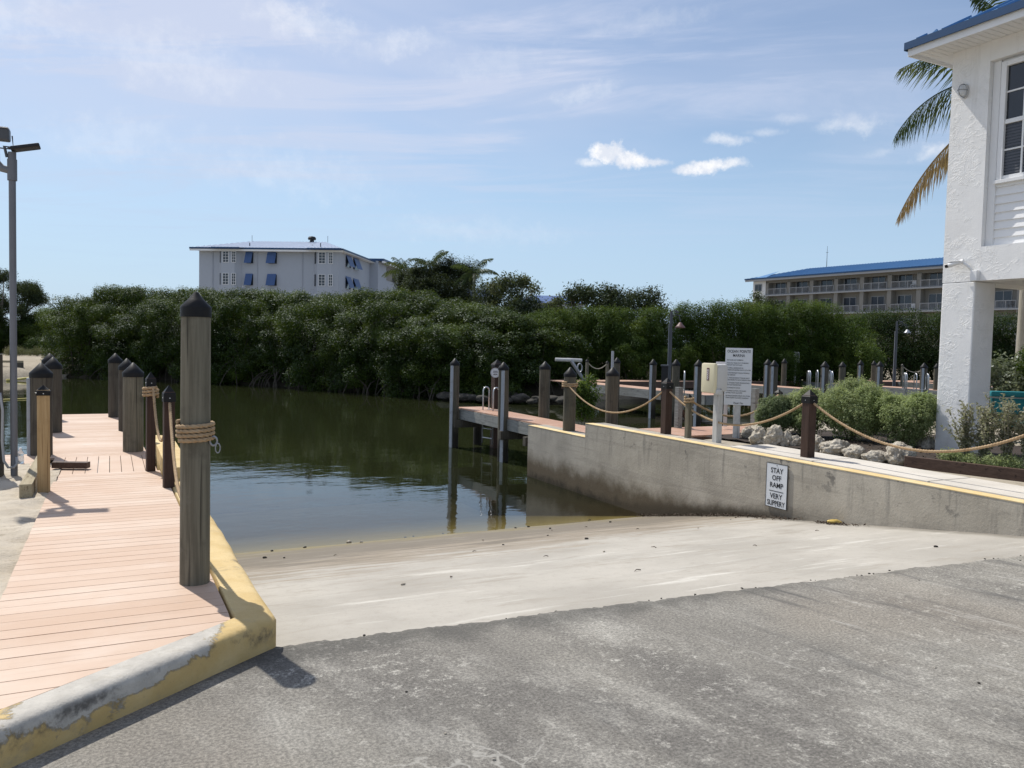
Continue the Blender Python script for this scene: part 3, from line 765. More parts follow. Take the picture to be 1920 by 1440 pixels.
piling('piling', 'dark capped piling second in the left boardwalk row, half hidden by the nearer one', -.86, 15.58, -2.5, 1.31, .132, gl_, 'pile_dark', caph=.15)
piling('piling', 'farthest capped piling of the left boardwalk row, only its cap showing', -1.06, 18.2, -2.5, 1.32, .135, gl_, 'pile_dark', caph=.15)
piling('piling', 'grey capped piling right of the pier boards, nearest of the three on that side', .30, 12.72, -2.5, 1.31, .135, gl_, 'pile', caph=.15)
piling('piling', 'middle one of three capped pilings right of the pier boards', .265, 15.57, -2.5, 1.30, .13, gl_, 'pile_dark', caph=.15)
piling('piling', 'farthest capped piling right of the pier boards at the pier end', .10, 18.24, -2.5, 1.34, .13, gl_, 'pile_dark', caph=.15)
piling('piling', 'uncapped dark piling at the left edge behind the lamp pole', -1.23, 10.95, -.4, 1.44, .12, None, 'pile_dark', cap=False)
gr_ = 'brown rope posts beside the boardwalk'
sqpost('rope_post', 'dark brown square post with rope coil round its neck by the kerb', .445, 10.68, -.3, 1.26, .098, group=gr_, rotz=R(8), caph=.09, skirt=.085)
sqpost('rope_post', 'dark brown square post without coil beside the tall round piling', .565, 9.29, -.2, 1.175, .108, group=gr_, rotz=R(6), caph=.09, skirt=.09)
sqpost('square_post', 'tan new pine post with black cap at the left boardwalk edge', -.61, 9.47, -.3, 1.165, .115, 'tan', rotz=R(4), caph=.06, skirt=.045)
mb = MB(); mb.box(-.80, -.69, 9.15, 11.65, .04, .20, .006)
tag(mb.build('sleeper', 'tan_y'), 'pale timber sleeper lying on the sand beside the tan post', 'timber')
mb = MB(); mb.beam((-.62, 11.22, .092), (-.235, 11.06, .092), .10, .075, .004)
mb.beam((-.62, 11.36, .07), (-.40, 11.30, .07), .04, .05, .003)
tag(mb.build('timber_offcut', 'brown_x'), 'short brown timber lying across the boardwalk landing', 'timber')

# wall posts and pilings on the right
gw_ = 'brown rope posts behind the ramp wall'
sqpost('rope_post', 'stout dark brown rope post behind the wall right of the STAY OFF RAMP sign', 8.60, 7.97, .1, 1.175, .135, group=gw_, caph=.10, skirt=.09)
sqpost('rope_post', 'tall dark brown rope post behind the wall between two sagging ropes, left of the cabinet', 8.60, 11.12, .1, 1.19, .135, group=gw_, caph=.10, skirt=.09)
sqpost('rope_post', 'dark brown rope post further along the wall towards the pavement', 8.60, 4.75, .1, 1.17, .135, group=gw_, caph=.10, skirt=.09)
sqpost('rope_post', 'thin low post with rope coil below its cap next to the cabinet', 8.57, 10.49, .0, .955, .085, mat='pile', group=gw_, caph=.07, skirt=.05)
sqpost('rope_post', 'small rope post with bright cap rising behind the sage bushes', 12.70, 12.62, -.1, .885, .11, mat='pile', group=gw_, caph=.07, skirt=.05)
gd_ = 'capped pilings of the near dock'
strip_low = .75
piling('piling', 'dock piling with white strip at the outer end of the near dock, farthest left', 8.56, 20.55, -2.5, 1.295, .128, gd_, 'pile_mid', strip=R(215), caph=.15)
strip_low = .85
piling('piling', 'dock piling with white strip in front of the ladder hoops', 8.68, 17.62, -2.5, 1.275, .128, gd_, 'pile_mid', strip=R(222), caph=.15, lean=(.012, 0))
piling('piling', 'dock piling standing in the water behind the deck, right of the ladder', 9.68, 17.42, -2.5, 1.31, .135, gd_, 'pile_mid', caph=.15)
piling('piling', 'dock piling with rope coil at the low end of the ramp wall', 8.52, 14.25, -2.5, 1.265, .128, gd_, 'pile_mid', caph=.15)
piling('piling', 'brownish dock piling behind the wall with a pale pipe rising behind it', 10.06, 14.98, -2.5, 1.255, .14, gd_, 'pile_mid', caph=.15)
sq = sqpost('square_piling', 'brown square piling carrying the round white sign', 9.62, 20.05, -2.4, 1.29, .24, group=None, caph=.15, skirt=.06)
for yy, la in [(20.9, 'dark submerged support piling under the outer end of the near dock')]:
    piling('support_piling', la, 9.45, yy, -2.5, -.2, .12, None, 'pile_dark', cap=False)

# ------------------------------------------------------------------ ropes
def sag(a, b, z, n=26, skew=.5):
    a, b = Vector(a), Vector(b); P = []
    da, db = math.sqrt(max(a.z-z, .001)), math.sqrt(max(b.z-z, .001)); lo = da/(da+db)
    for i in range(n):
        q = i/(n-1); p = a.lerp(b, q)
        p.z = z+(a.z-z)*((lo-q)/lo)**2 if q < lo else z+(b.z-z)*((q-lo)/(1-lo))**2
        P.append(p)
    return P
def coil(mb, c, rad, z0, turns, r_, gap=1.0, start=0, n=22, **kw):
    n *= 4
    P = []; N = int(turns*n)
    for i in range(N+1):
        a = start+2*PI*i/n; P.append((c[0]+math.cos(a)*(rad+r_), c[1]+math.sin(a)*(rad+r_), z0+2*r_*gap*i/n))
    mb.tube(P, r_, 18, True, 3, **kw)
def dense(P, step):
    P = [Vector(p) for p in P]; out = [P[0]]
    for a, b in zip(P[:-1], P[1:]):
        k = max(1, int((b-a).length/step))
        out += [a.lerp(b, (i+1)/k) for i in range(k)]
    return out
gp_ = 'manila ropes hung between posts'
kw = dict(pitch=.036, amp=.42)
mb = MB(); coil(mb, (.475, 5.30), .087, 1.052, 3.95, .0145, .98, R(200), 26, pitch=.034, amp=.42)
mb.tube(dense(sag((.57, 9.23, .98), (.50, 5.43, 1.05), .345, 60), .007), .0165, 15, True, 3, **kw)
tag(mb.build('rope', 'rope', None, 'all'), 'thick rope coiled four times round the nearest tall piling and hanging to the brown post', 'rope', gp_)
mb = MB(); coil(mb, (.445, 10.68), .058, .955, 2.9, .02, 1, 0, 20, pitch=.045, amp=.40)
mb.tube(dense(sag((.47, 10.60, 1.06), (.565, 9.37, .95), .50, 40), .007), .0165, 15, True, 3, **kw)
tag(mb.build('rope', 'rope', None, 'all'), 'rope coiled on the brown post and looping in a deep narrow sag by the boardwalk', 'rope', gp_)
mb = MB(); coil(mb, (8.52, 14.25), .132, .85, 2.6, .02, 1, 0, 24, pitch=.045, amp=.40)
mb.tube(dense(sag((8.42, 14.15, .89), (8.6, 11.19, .97), .455, 40), .02), .0175, 10, True, 3, **kw)
tag(mb.build('rope', 'rope', None, 'all'), 'rope from the coiled dock piling sagging to the tall brown post on the wall', 'rope', gp_)
mb = MB(); mb.tube(dense(sag((8.6, 11.04, .95), (8.6, 8.05, .985), .535, 40), .008), .018, 15, True, 3, **kw)
tag(mb.build('rope', 'rope', None, 'all'), 'rope sagging in front of the cabinet and the marina sign', 'rope', gp_)
mb = MB(); mb.tube(dense(sag((8.6, 7.89, .985), (8.6, 4.83, .985), .545, 40), .008), .018, 15, True, 3, **kw)
tag(mb.build('rope', 'rope', None, 'all'), 'rope sagging low in front of the sage bushes and white pillar', 'rope', gp_)
mb = MB(); coil(mb, (8.57, 10.49), .05, .80, 2.5, .02, 1, 0, 20, pitch=.045, amp=.40)
mb.tube(dense(sag((8.62, 10.5, .84), (12.66, 12.58, .77), .45, 30), .03), .02, 10, True, 3, **kw)
mb.tube(dense(sag((12.74, 12.6, .77), (15.6, 11.6, .75), .4, 24), .04), .02, 8, True)
tag(mb.build('rope', 'rope', None, 'all'), 'rope passing behind the cabinet and sign towards the sage bushes', 'rope', gp_)
# shackle on the big piling
mb = MB()
mb.tube([(.563+.03*math.cos(a)*.7+.012, 5.25, 1.045+.028*math.sin(a)) for a in fr_(0, 2*PI, 20)], .006, 8)
mb.tube([(.60+.02*math.cos(a)*.7, 5.245, 1.0+.03*math.sin(a)) for a in fr_(0, 2*PI, 20)], .0035, 8)
tag(mb.build('shackle', 'galv', None, 'all'), 'small metal shackle ring hanging on the right of the tall piling', 'shackle')

# ------------------------------------------------------------------ retaining wall right of the ramp
rw = thing('ramp_wall', 'grey concrete wall along the right of the ramp with yellow top edge', 'wall', (0, 0, 0))
mb = MB()
mb.add([(x, y, z) for x in (8.2, 8.64) for (y, z) in ((-8, -2.7), (15.45, -2.7), (15.45, -.055), (13.1, -.055), (13.1, .215), (-8, .23))],
       [(0, 1, 2, 3, 4, 5), (11, 10, 9, 8, 7, 6), (1, 7, 8, 2), (2, 8, 9, 3), (3, 9, 10, 4), (4, 10, 11, 5), (5, 11, 6, 0), (0, 6, 7, 1)])
mb.build('wall_body', 'wall', rw)
mb = MB()
def stripe(y0, y1, z0, z1):
    n = 40
    V = []
    for i in range(n+1):
        y = y0+(y1-y0)*i/n; z = z0+(z1-z0)*i/n; e = nz(y, 1, 3, .006)
        V += [(8.196, y, z-.006+nz(y, 7, 5, .003)), (8.196, y, z+.003), (8.375+e, y, z+.003), (8.375+e, y, z-.01)]
    mb.add(V, [(i*4+j, i*4+j+1, i*4+j+5, i*4+j+4) for i in range(n) for j in range(3)])
stripe(-8, 13.1, .23, .215); stripe(13.1, 15.45, -.055, -.055)
mb.build('painted_edge', 'stripe', rw)

# STAY OFF RAMP sign
sg = thing('ramp_sign', 'white sign reading STAY OFF RAMP VERY SLIPPERY fixed to the concrete wall', 'sign', (8.19, 8.10, -.16), R(-90))
# local: x to viewer right (-Y world), y = towards wall (+X world), z up
mb = MB(); mb.box(-.195, .195, -.012, 0, -.305, .305, .004); mb.build('panel', 'signwhite', sg)
mb = MB()
for a, b, c_, d_ in ((-.195, .195, .299, .306), (-.195, .195, -.306, -.299), (-.196, -.189, -.3, .3), (.189, .196, -.3, .3)): mb.box(a, b, -.014, -.003, c_, d_)
mb.build('border', 'ink', sg)
def tm(x, z, y=-.0135): return Matrix.Translation((x, y, z)) @ Matrix.Rotation(R(90), 4, 'X')
mb = MB()
for tx, z, s_, q in (('STAY', .205, .098, .98), ('OFF', .103, .098, .98), ('RAMP', .003, .098, .98), ('VERY', -.148, .098, .98), ('SLIPPERY', -.245, .098, .84)):
    text_bm(mb, tx, s_, tm(0, z), squash=q)
mb.box(-.13, .13, -.0145, -.0125, -.082, -.073)
mb.build('lettering', 'ink', sg)
for zb in (.28, -.283):
    mb = MB(); mb.cyl((0, -.017, zb), (0, -.01, zb), .008, None, 10); mb.build('bolt', 'galv', sg)

# marina sign
ms = thing('marina_sign', 'tall white marina rules sign headed OCEAN POINTE MARINA on a white post', 'sign', (9.30, 10.15, .15), R(-44))
mb = MB(); mb.box(-.055, .055, .02, .13, 0, 1.3, .006); mb.build('post', 'greypost', ms)
mb = MB(); mb.box(-.215, .215, 0, .014, .63, 1.575, .004); mb.build('panel', 'signwhite', ms)
mb = MB()
for tx, hx, hz in (('OCEAN', -.098, 1.518), ('POINTE', .098, 1.518), ('MARINA', 0, 1.45)):
    mb = MB(); text_bm(mb, tx, .064, tm(hx, hz, -.001), squash=.80); mb.build('lettering', 'ink', ms)
rows_ = ['NO WAKE, NO SWIMMING', '', 'HOLD ALL TRASH OUT OF MARINA', 'AND LIFT OUT OF PLACE', '', 'NO GRILLS BARBEQUES OR', 'OTHERS ON MARINA DOCK WITH FIRE', '', 'NO WATERCRAFT WASH OVERSPRAY', 'AND SURFACE', '', 'ALL VEHICLES & BOAT TRAILERS MUST', 'BE RETURNED TO BACK PARKING AREA', '', 'ALL TRANSIENT SLIPS ARE REGISTERED', 'THROUGH RECREATION', '', 'NO DIVING OF DOCKS', '', 'NO GRASS CUTTING OR FILLING', 'OF FUEL TANKS ALLOWED', '', 'NO SAILBOARDING OR JET SKIS OTHER', 'THAN GUESTS ALLOWED IN MARINA']
mb = MB(); z = 1.375
for q in rows_:
    if q: text_bm(mb, q, .027, tm(-.19, z, -.001), squash=.80, align='LEFT'); z -= .0335
    else: z -= .0155
text_bm(mb, 'Thank You', .045, tm(.01, .662, -.001), squash=.8, shear=.35)
mb.build('lettering', 'ink_grey', ms)
# second blank sign behind
bs = thing('blank_sign', 'plain white board half hidden behind the left side of the marina sign', 'sign', tuple(atd(1350, 716, 18.0)), R(-44))
mb = MB(); mb.box(-.10, .20, 0, .015, -.21, .45, .004); mb.build('panel', 'signwhite2', bs)
mb = MB(); mb.box(.1, .18, .016, .09, -1.0, .4, .004); mb.build('post', 'greypost', bs)

# utility cabinet
ub = thing('utility_cabinet', 'weathered white cabinet with rounded cream door on a white post by the wall', 'cabinet', (8.62, 9.90, .1))
mb = MB(); mb.box(-.05, .055, -.11, -.005, 0, 1.12, .006); mb.build('post', 'greypost', ub)
mb = MB(); mb.box(-.10, .12, -.135, .165, .93, 1.36, .035); mb.build('cabinet_body', 'offwhite', ub, True)
mb = MB(); mb.box(-.17, -.098, -.14, .17, .905, 1.375, .028); mb.build('door', 'cream', ub, True)
mb = MB(); mb.box(-.13, -.02, -.165, -.11, .885, .965, .012); mb.build('latch_box', 'offwhite', ub, True)
mb = MB(); mb.box(-.1735, -.1695, -.026, .031, 1.10, 1.30, .001); pl = mb.build('label_plate', 'red', ub)
mb = MB()
text_bm(mb, 'MARINE', .048, Matrix.Translation((-.1742, .0025, 1.1975)) @ Matrix(((0, 0, -1, 0), (0, -1, 0, 0), (-1, 0, 0, 0), (0, 0, 0, 1))) @ Matrix.Rotation(PI, 4, 'Z'), extrude=.0006, squash=.95)
mb.build('lettering', 'signwhite2', pl)
mb = MB(); mb.cyl((-.02, -.139, .965), (-.02, -.132, .965), .012, None, 10); mb.build('lock', 'black_metal', ub)

# ------------------------------------------------------------------ near dock
dk = thing('dock', 'narrow orange decked dock running out from the wall beside the ramp', 'dock', (0, 0, 0))
mb = MB(); boards(mb, 13.0, 20.8, .12, .005, lambda y: 8.72 if y > 15.45 else 8.65, lambda y: 9.56, lambda y: -.085); mb.build('deck_boards', 'deck2', dk)
mb = MB(); x = 9.575
while x < 17.5:
    o = len(mb.f); mb.box(x, x+.12, 13.02, 14.5, -.125, -.09); tt = random.random()
    for q in range(o, len(mb.f)): mb.t[q] = tt
    x += .126
mb.build('side_deck_boards', 'deck2', dk)
for fa in ((8.70, 8.745, 15.5, 20.84), (9.53, 9.57, 14.6, 20.84), (8.75, 9.525, 20.80, 20.84)):
    mb = MB(); mb.box(*fa, -.40, -.12, .004); mb.build('fascia', 'fascia', dk)
for ya in (13.0, 14.46):
    mb = MB(); mb.box(9.6, 17.5, ya, ya+.04, -.36, -.13, .004); mb.build('side_fascia', 'brown_x', dk)
for yy in (16.2, 17.5, 20.4):
    mb = MB(); mb.box(8.5, 9.8, yy-.07, yy+.07, -.62, -.41, .006); mb.build('cross_beam', 'pile_dark', dk)
# ladder hoops
def ladder(label, x, y, z, rotz, s_=1.0, group=None, h=.62, mat='steel', sep=.40, run=.22):
    t_ = thing('dock_ladder', label, 'ladder', (x, y, z), rotz, group)
    for sx in (0, sep):
        P = [(sx, 0, -.9), (sx, 0, h-run/2)]
        P += [(sx, run/2-run/2*math.cos(a), h-run/2+run/2*math.sin(a)) for a in fr_(.2, PI-.2, 9)]
        P += [(sx, run, h-run/2), (sx, run, .02)]
        mb = MB(); mb.tube([tuple(q*s_ for q in p) for p in P], .019*s_, 10); mb.build('handrail', mat, t_, 'all')
    for zz in (-.25, -.5, -.75):
        mb = MB(); mb.tube([(0, 0, zz*s_), (sep*s_, 0, zz*s_)], .017*s_, 8); mb.build('rung', mat, t_)
    mb = MB(); mb.box(-.03*s_, (sep+.03)*s_, (run-.05)*s_, (run+.03)*s_, 0, .012); mb.build('foot_plate', mat, t_)
    return t_
ladder('pair of silver ladder hoops on the outer end of the near dock', 9.06, 19.72, -.082, R(-72), 1.0)
# round sign
rs = thing('round_sign', 'round white disc sign on the brown square piling at the near dock', 'sign', (9.50, 19.905, .92), R(-25))
mb = MB(); mb.tube([(0, 0, 0), (0, -.02, 0)], .135, 32); mb.build('disc', 'signwhite', rs)
mb = MB(); mb.tube([(math.cos(a)*.122, -.0205, math.sin(a)*.122) for a in fr_(0, 2*PI, 40)], .003, 6)
mb.box(-.06, .06, -.023, -.0195, .035, .052); mb.box(-.07, .07, -.023, -.0195, .005, .018)
mb.tube([(-.06, -.021, -.06), (-.03, -.021, -.045), (0, -.021, -.06), (.03, -.021, -.045), (.06, -.021, -.06)], .008, 6)
mb.box(-.05, .05, -.023, -.0195, -.038, -.025); mb.build('emblem', 'ink_grey', rs)
# grey posts on the side deck
for q, (px, py, zt) in enumerate([(1271, 803, .83), (1414, 799, .80)]):
    p = atz(px, py, -.1)
    t_ = thing('braced_post', ['pale grey square post with dark brace left of the cabinet', 'pale grey square post with dark brace right of the marina sign'][q], 'post', (p.x, p.y, -.1), 0, 'braced posts on the side deck')
    mb = MB(); mb.box(-.06, .06, -.07, .07, 0, zt+.1, .006); mb.build('post', 'fascia', t_)
    mb = MB(); mb.beam((.07, -.03, .42), (.30, -.03, .02), .07, .05); mb.build('brace', 'post', t_)
# pale pipe pole behind piling
p = atd(1148, 690, 19.5)
mb = MB(); mb.tube([(p.x, p.y, -2.0), (p.x, p.y, atd(1147, 658, 19.5).z)], .032, 12)
tag(mb.build('pipe_pole', 'pvc'), 'thin pale pipe standing behind the brownish dock piling', 'pole')
# davit arm
a0 = atd(1041, 674, 24); a1 = atd(1070, 675, 24); a2 = atd(1107, 731, 24); a3 = atd(1090, 676, 24.4)
dv = thing('davit_crane', 'pale metal davit arm with level top bar leaning over the bank by the dock', 'davit', tuple(a2))
mb = MB(); mb.tube([a0-a2, a1-a2], .055, 10); mb.tube([a1-a2+Vector((0, .2, .0)), a3-a2], .06, 10); mb.build('top_bar', 'offwhite', dv)
mb = MB(); mb.tube([a1-a2, (0, 0, 0), (a2-a1)*.0], .05, 10) if False else mb.tube([a1-a2, Vector((0, 0, 0))], .052, 10); mb.build('arm', 'galv', dv)
c_ = atd(1087, 690, 23.9)-a2
mb = MB(); mb.tube([c_+Vector((math.cos(q)*.08, 0, math.sin(q)*.13)) for q in fr_(0, 2*PI, 16)], .022, 8); mb.build('hook', 'galv', dv)
#@@PART3
# ------------------------------------------------------------------ white house on pillars
hs = thing('white_house', 'white stucco house raised on pillars with blue metal roof', 'house', (11.14, 7.88, .1))
OX, OY, OZ = 11.14, 7.88, .1
def HB(mb, x0, x1, y0, y1, z0, z1, b=0): mb.box(x0-OX, x1-OX, y0-OY, y1-OY, z0-OZ, z1-OZ, b)
mb = MB()
for pa in ((11.14, 11.62, 7.37, 7.88), (18.5, 19, 7.37, 7.88), (11.14, 11.62, -.9, -.4), (18.5, 19, -.9, -.4)):
    mb = MB(); HB(mb, *pa, .1, 2.76, .018); mb.build('pillar', 'stucco', hs)
mb = MB()
# front wall seen as one slab with the recess left open
def slab(mb, P, x0, x1):
    n = len(P); mb.add([(x-OX, y-OY, z-OZ) for x in (x0, x1) for y, z in P], [tuple(range(n)), tuple(range(2*n-1, n-1, -1))]+[(i, i+n, (i+1) % n+n, (i+1) % n) for i in range(n)])
HB(mb, 11.14, 11.46, 7.31, 7.88, 2.763, 6.16)
HB(mb, 11.14, 11.46, -.9, 7.308, 2.763, 3.25); HB(mb, 11.14, 11.46, -.9, 7.308, 5.86, 6.16); HB(mb, 11.14, 11.46, -.9, 4.4, 3.252, 5.858)
HB(mb, 11.464, 19, 7.42, 7.876, 2.76, 6.16); HB(mb, 18.6, 19, -.9, 7.41, 2.76, 6.16); HB(mb, 11.464, 18.59, -.9, -.5, 2.76, 6.16)
mb.build('wall', 'stucco', hs)
mb = MB(); HB(mb, 11.47, 18.58, -.48, 7.41, 3.02, 3.12); mb.build('underfloor', 'white', hs)
# lap siding in the recess
mb = MB(); z = 3.252; lap = .118
while z < 5.83:
    z1 = min(z+lap, 5.856)
    mb.add([(x-OX, y-OY, zz_-OZ) for y in (4.41, 7.306) for x, zz_ in ((11.236, z), (11.262, z1+.01), (11.30, z1+.01), (11.30, z))],
           [(0, 1, 2, 3), (7, 6, 5, 4), (0, 4, 5, 1), (1, 5, 6, 2), (3, 7, 4, 0)])
    z += lap
mb.build('lap_siding', 'siding', hs)
mb = MB(); HB(mb, 11.222, 11.262, 7.20, 7.307, 3.254, 5.856, .003); mb.build('corner_trim', 'white', hs)
# window
wf = None
Y0, Y1, Z0, Z1 = 5.35, 7.175, 4.17, 5.81
mb = MB()
HB(mb, 11.19, 11.27, Y1-.075, Y1, Z0, Z1, .004); HB(mb, 11.19, 11.27, Y0, Y0+.075, Z0, Z1, .004)
HB(mb, 11.19, 11.27, Y0+.076, Y1-.076, Z1-.07, Z1, .004); HB(mb, 11.175, 11.27, Y0-.03, Y1+.03, Z0-.05, Z0-.001, .004)
wf = mb.build('window', 'white', hs)
mb = MB()
zm = 4.97
HB(mb, 11.208, 11.268, Y0+.076, Y1-.076, zm-.03, zm+.03, .003)
HB(mb, 11.215, 11.268, Y0+.076, Y1-.076, Z0+.001, Z0+.055, .003)
for yc in [Y1-.076-.25*k for k in (1, 2, 3, 4, 5, 6)]: HB(mb, 11.218, 11.268, yc-.012, yc+.012, Z0+.056, Z1-.071, 0)
for zc in (4.58, 5.385): HB(mb, 11.221, 11.268, Y0+.076, Y1-.076, zc-.011, zc+.011, 0)
mb.build('sash', 'white', wf)
mb = MB(); HB(mb, 11.236, 11.256, Y0+.07, Y1-.07, Z0, Z1-.06); mb.build('pane', 'glass', wf)
mb = MB()
for k in range(17):
    zl = Z0+.075+k*.042
    if abs(zl-4.58) > .02 and zl < zm-.04: mb.add([(x-OX, y-OY, q-OZ) for y in (Y0+.08, Y1-.08) for x, q in ((11.2355, zl+.028), (11.231, zl), (11.2335, zl+.0))], [(0, 3, 4, 1), (1, 4, 5, 2)])
mb.build('louvre', 'lampgrey', wf)
# roof
ex0, ex1, ey0, ey1, ez = 10.53, 19.6, -1.6, 8.23, 6.20
mb = MB()
def roofpt(x, y): return ez+.075+min(x-ex0, ex1-x, y-ey0, ey1-y)*.5
mb.add([(ex0-OX, ey0-OY, ez-OZ+.07), (ex1-OX, ey0-OY, ez-OZ+.07), (ex1-OX, ey1-OY, ez-OZ+.07), (ex0-OX, ey1-OY, ez-OZ+.07), (15.065-OX, 2.94-OY, ez-OZ+2.34), (15.065-OX, 3.695-OY, ez-OZ+2.34)],
       [(0, 1, 4), (1, 2, 5, 4), (2, 3, 5), (3, 0, 4, 5), (3, 2, 1, 0)])
for k in range(24):
    y = ey1-.2-k*.4
    if y < ey0: break
    d = min(4.5, y-ey0, ey1-y)
    if d > .1: mb.beam((ex0-OX, y-OY, ez-OZ+.085), (ex0+d-OX, y-OY, ez-OZ+.085+d*.5), .03, .04)
for k in range(22):
    x = ex0+.3+k*.4; d = min(4.5, x-ex0, ex1-x)
    if d > .1: mb.beam((x-OX, ey1-OY, ez-OZ+.085), (x-OX, ey1-d-OY, ez-OZ+.085+d*.5), .03, .04)
rf = mb.build('roof', 'blue_roof', hs)
mb = MB()
for a in [(ex0-.02, ex0+.004, ey0, ey1), (ex0+.005, ex1, ey1-.003, ey1+.02), (ex1-.004, ex1+.02, ey0, ey1), (ex0+.005, ex1-.005, ey0-.02, ey0+.003)]: HB(mb, *a, ez-.02, ez+.085)
mb.build('roof_edge', 'blue_fascia', rf)
mb = MB()
HB(mb, ex0+.03, ex0+.055, ey0+.03, ey1-.03, ez-.115, ez+.06); HB(mb, ex0+.056, ex1-.03, ey1-.055, ey1-.03, ez-.115, ez+.06)
HB(mb, ex0+.056, 11.138, ey0+.06, ey1-.056, ez-.06, ez-.035); HB(mb, 11.139, ex1-.03, 7.884, ey1-.056, ez-.06, ez-.035)
for k in range(44): HB(mb, ex0+.057+k*.0, 11.137, ey1-.06-k*.1-.008, ey1-.06-k*.1, ez-.066, ez-.061)
mb.build('soffit', 'white', rf)
# wall lamp
wl = thing('wall_lamp', 'oval bulkhead wall lamp on the white house corner under the eave', 'lamp', (11.14, 7.66, 5.53))
mb = MB(); mb.tube([(-.001, 0, 0), (-.03, 0, 0)], .075, 20); mb.v = [(x, y*.8, z*1.35) for x, y, z in mb.v]; mb.build('base_ring', 'offwhite', wl)
mb = MB(); mb.lathe([(.05, 0), (.052, .04), (.045, .09), (.02, .12), (.001, .125)], 20); mb.v = [(-.03-z, x*.9, y*1.65) for x, y, z in mb.v]; mb.build('glass_globe', 'signwhite', wl, 'all')
mb = MB()
mb.tube([(-.03-.128*math.sin(a), 0, -.098*math.cos(a)) for a in fr_(0, PI, 12)], .006, 6); mb.tube([(-.03-.128*math.sin(a), -.055*math.cos(a), 0) for a in fr_(0, PI, 12)], .006, 6); mb.build('guard', 'galv', wl)
# security camera
sc = thing('security_camera', 'small white bullet camera with black lens fixed to the house beam', 'camera', (11.14, 7.36, 2.85))
mb = MB(); mb.box(-.075, 0, -.06, .045, -.09, .06, .008); mb.build('junction_box', 'white', sc)
mb = MB(); mb.tube([(-.04, .02, .05), (-.06, .10, .14), (-.09, .17, .19)], .02, 8); mb.build('bracket', 'white', sc, 'all')
mb = MB(); mb.tube([(-.09, .14, .20), (-.13, .34, .155)], [.034, .034], 14); mb.box(-.155, -.07, .16, .36, .20, .212, .003, Matrix.Translation((0, 0, 0))); mb.build('camera_body', 'white', sc, True)
mb = MB(); mb.tube([(-.128, .335, .157), (-.138, .385, .146)], .031, 14); mb.build('lens', 'black_metal', sc)

# ------------------------------------------------------------------ garden: timber edge, rocks, bushes
mb = MB(); mb.beam((9.43, 7.08, .245), (10.3, 3.9, .245), .06, .19, .006)
tag(mb.build('timber_edging', 'brown_x'), 'dark brown timber board edging the mulch bed beside the sidewalk', 'edging')
def rock(label, x, y, z, sx, sy, sz, seed, mat='rock', group=None, cat='rock', name='rock', sub=4):
    bm = bmesh.new(); bmesh.ops.create_icosphere(bm, subdivisions=sub, radius=1)
    for v in bm.verts:
        p = v.co.copy(); q = p*1.1+Vector((seed*7.3, seed*3.1, 0))
        d = 1+.28*mnoise.noise(q)+.18*mnoise.noise(q*2.3)-.16*abs(mnoise.noise(q*3.7))-.12*abs(mnoise.noise(q*7.9))+.06*mnoise.noise(q*15)
        v.co = Vector((p.x*d*sx, p.y*d*sy, p.z*d*sz))
    mb = MB(); mb.bm(bm); o = mb.build(name, mat, None, 'all', (x, y, z))
    o.rotation_euler = (0, 0, seed*1.7); return tag(o, label, cat, group)
gk = 'limestone rocks edging the mulch bed'
for q, (px, py, wd, hg, la) in enumerate([
    (1406, 826, 32, 26, 'pale rock at the far left end of the rock row by the sign post'), (1427, 834, 46, 34, 'broad creased pale rock next to the left end of the row'),
    (1452, 838, 40, 42, 'large rounded pale rock, tallest of the rock row'), (1478, 840, 30, 32, 'medium pale rock right of the tallest rock'),
    (1493, 842, 22, 24, 'small rock left of the stout rope post'), (1533, 848, 36, 34, 'rock half hidden behind the stout rope post'),
    (1568, 853, 54, 30, 'wide flat-topped grey rock right of the stout rope post'), (1606, 860, 48, 26, 'low jagged rock in the middle of the right-hand row'),
    (1646, 867, 50, 22, 'low wedge-shaped grey rock left of the biggest grey rock'), (1690, 871, 62, 44, 'big pitted grey rock at the end of the timber edging'),
    (1742, 848, 46, 30, 'pale rock at the foot of the white pillar'), (1510, 836, 26, 18, 'small dark rock behind the rope post foot')]):
    p = atz(px, py, .2); dep = (p-EYE).dot(f0); s_ = dep/F
    rock(la, p.x+.06, p.y+.08, .2+hg*s_*.32, wd*s_*.50, wd*s_*.41, hg*s_*.62, q+1, 'rock', gk, sub=5)
def bush(name, label, cat, clumps, loc, nspr, k, L, Wd, seed, mat, group=None, stems='bark', **kw):
    t_ = thing(name, label, cat, loc, 0, group)
    crown('foliage', clumps, nspr, k, L, Wd, seed, mat, t_, **kw)
    mb = MB(); rg = random.Random(seed)
    for i in range(7):
        c = clumps[rg.randrange(len(clumps))]
        mb.tube([(0+rg.uniform(-.04, .04), rg.uniform(-.04, .04), -.05), (c[0]*.5, c[1]*.5, c[2]*.5), (c[0], c[1], c[2])], [.014, .01, .005], 6)
    mb.build('stems', stems, t_); return t_
gs = 'sage green rounded bushes in the mulch bed'
def sagebush(label, px, py, wpx, hpx, seed, mat='sage', dens=1.0):
    p = atz(px, py, .25); dep = (p-EYE).dot(f0); s_ = dep/F; wd, hg = wpx*s_, hpx*s_
    rng = np.random.default_rng(seed)
    cl = [(0, 0, hg*.5, wd*.40, wd*.38, hg*.42)]
    for i in range(16):
        a = rng.random()*6.28; e = rng.random()*1.35
        r_ = wd*(.13+.08*rng.random())
        cl.append((math.cos(a)*math.cos(e)*wd*.36, math.sin(a)*math.cos(e)*wd*.34, hg*.44+math.sin(e)*hg*.42, r_, r_, r_*1.15))
    return bush('sage_bush', label, 'bush', cl, (p.x, p.y, .22), int(5200*dens), 8, .036, .015, seed, mat, gs, spread=.018, up=.9, shell=.35, jit=.55)
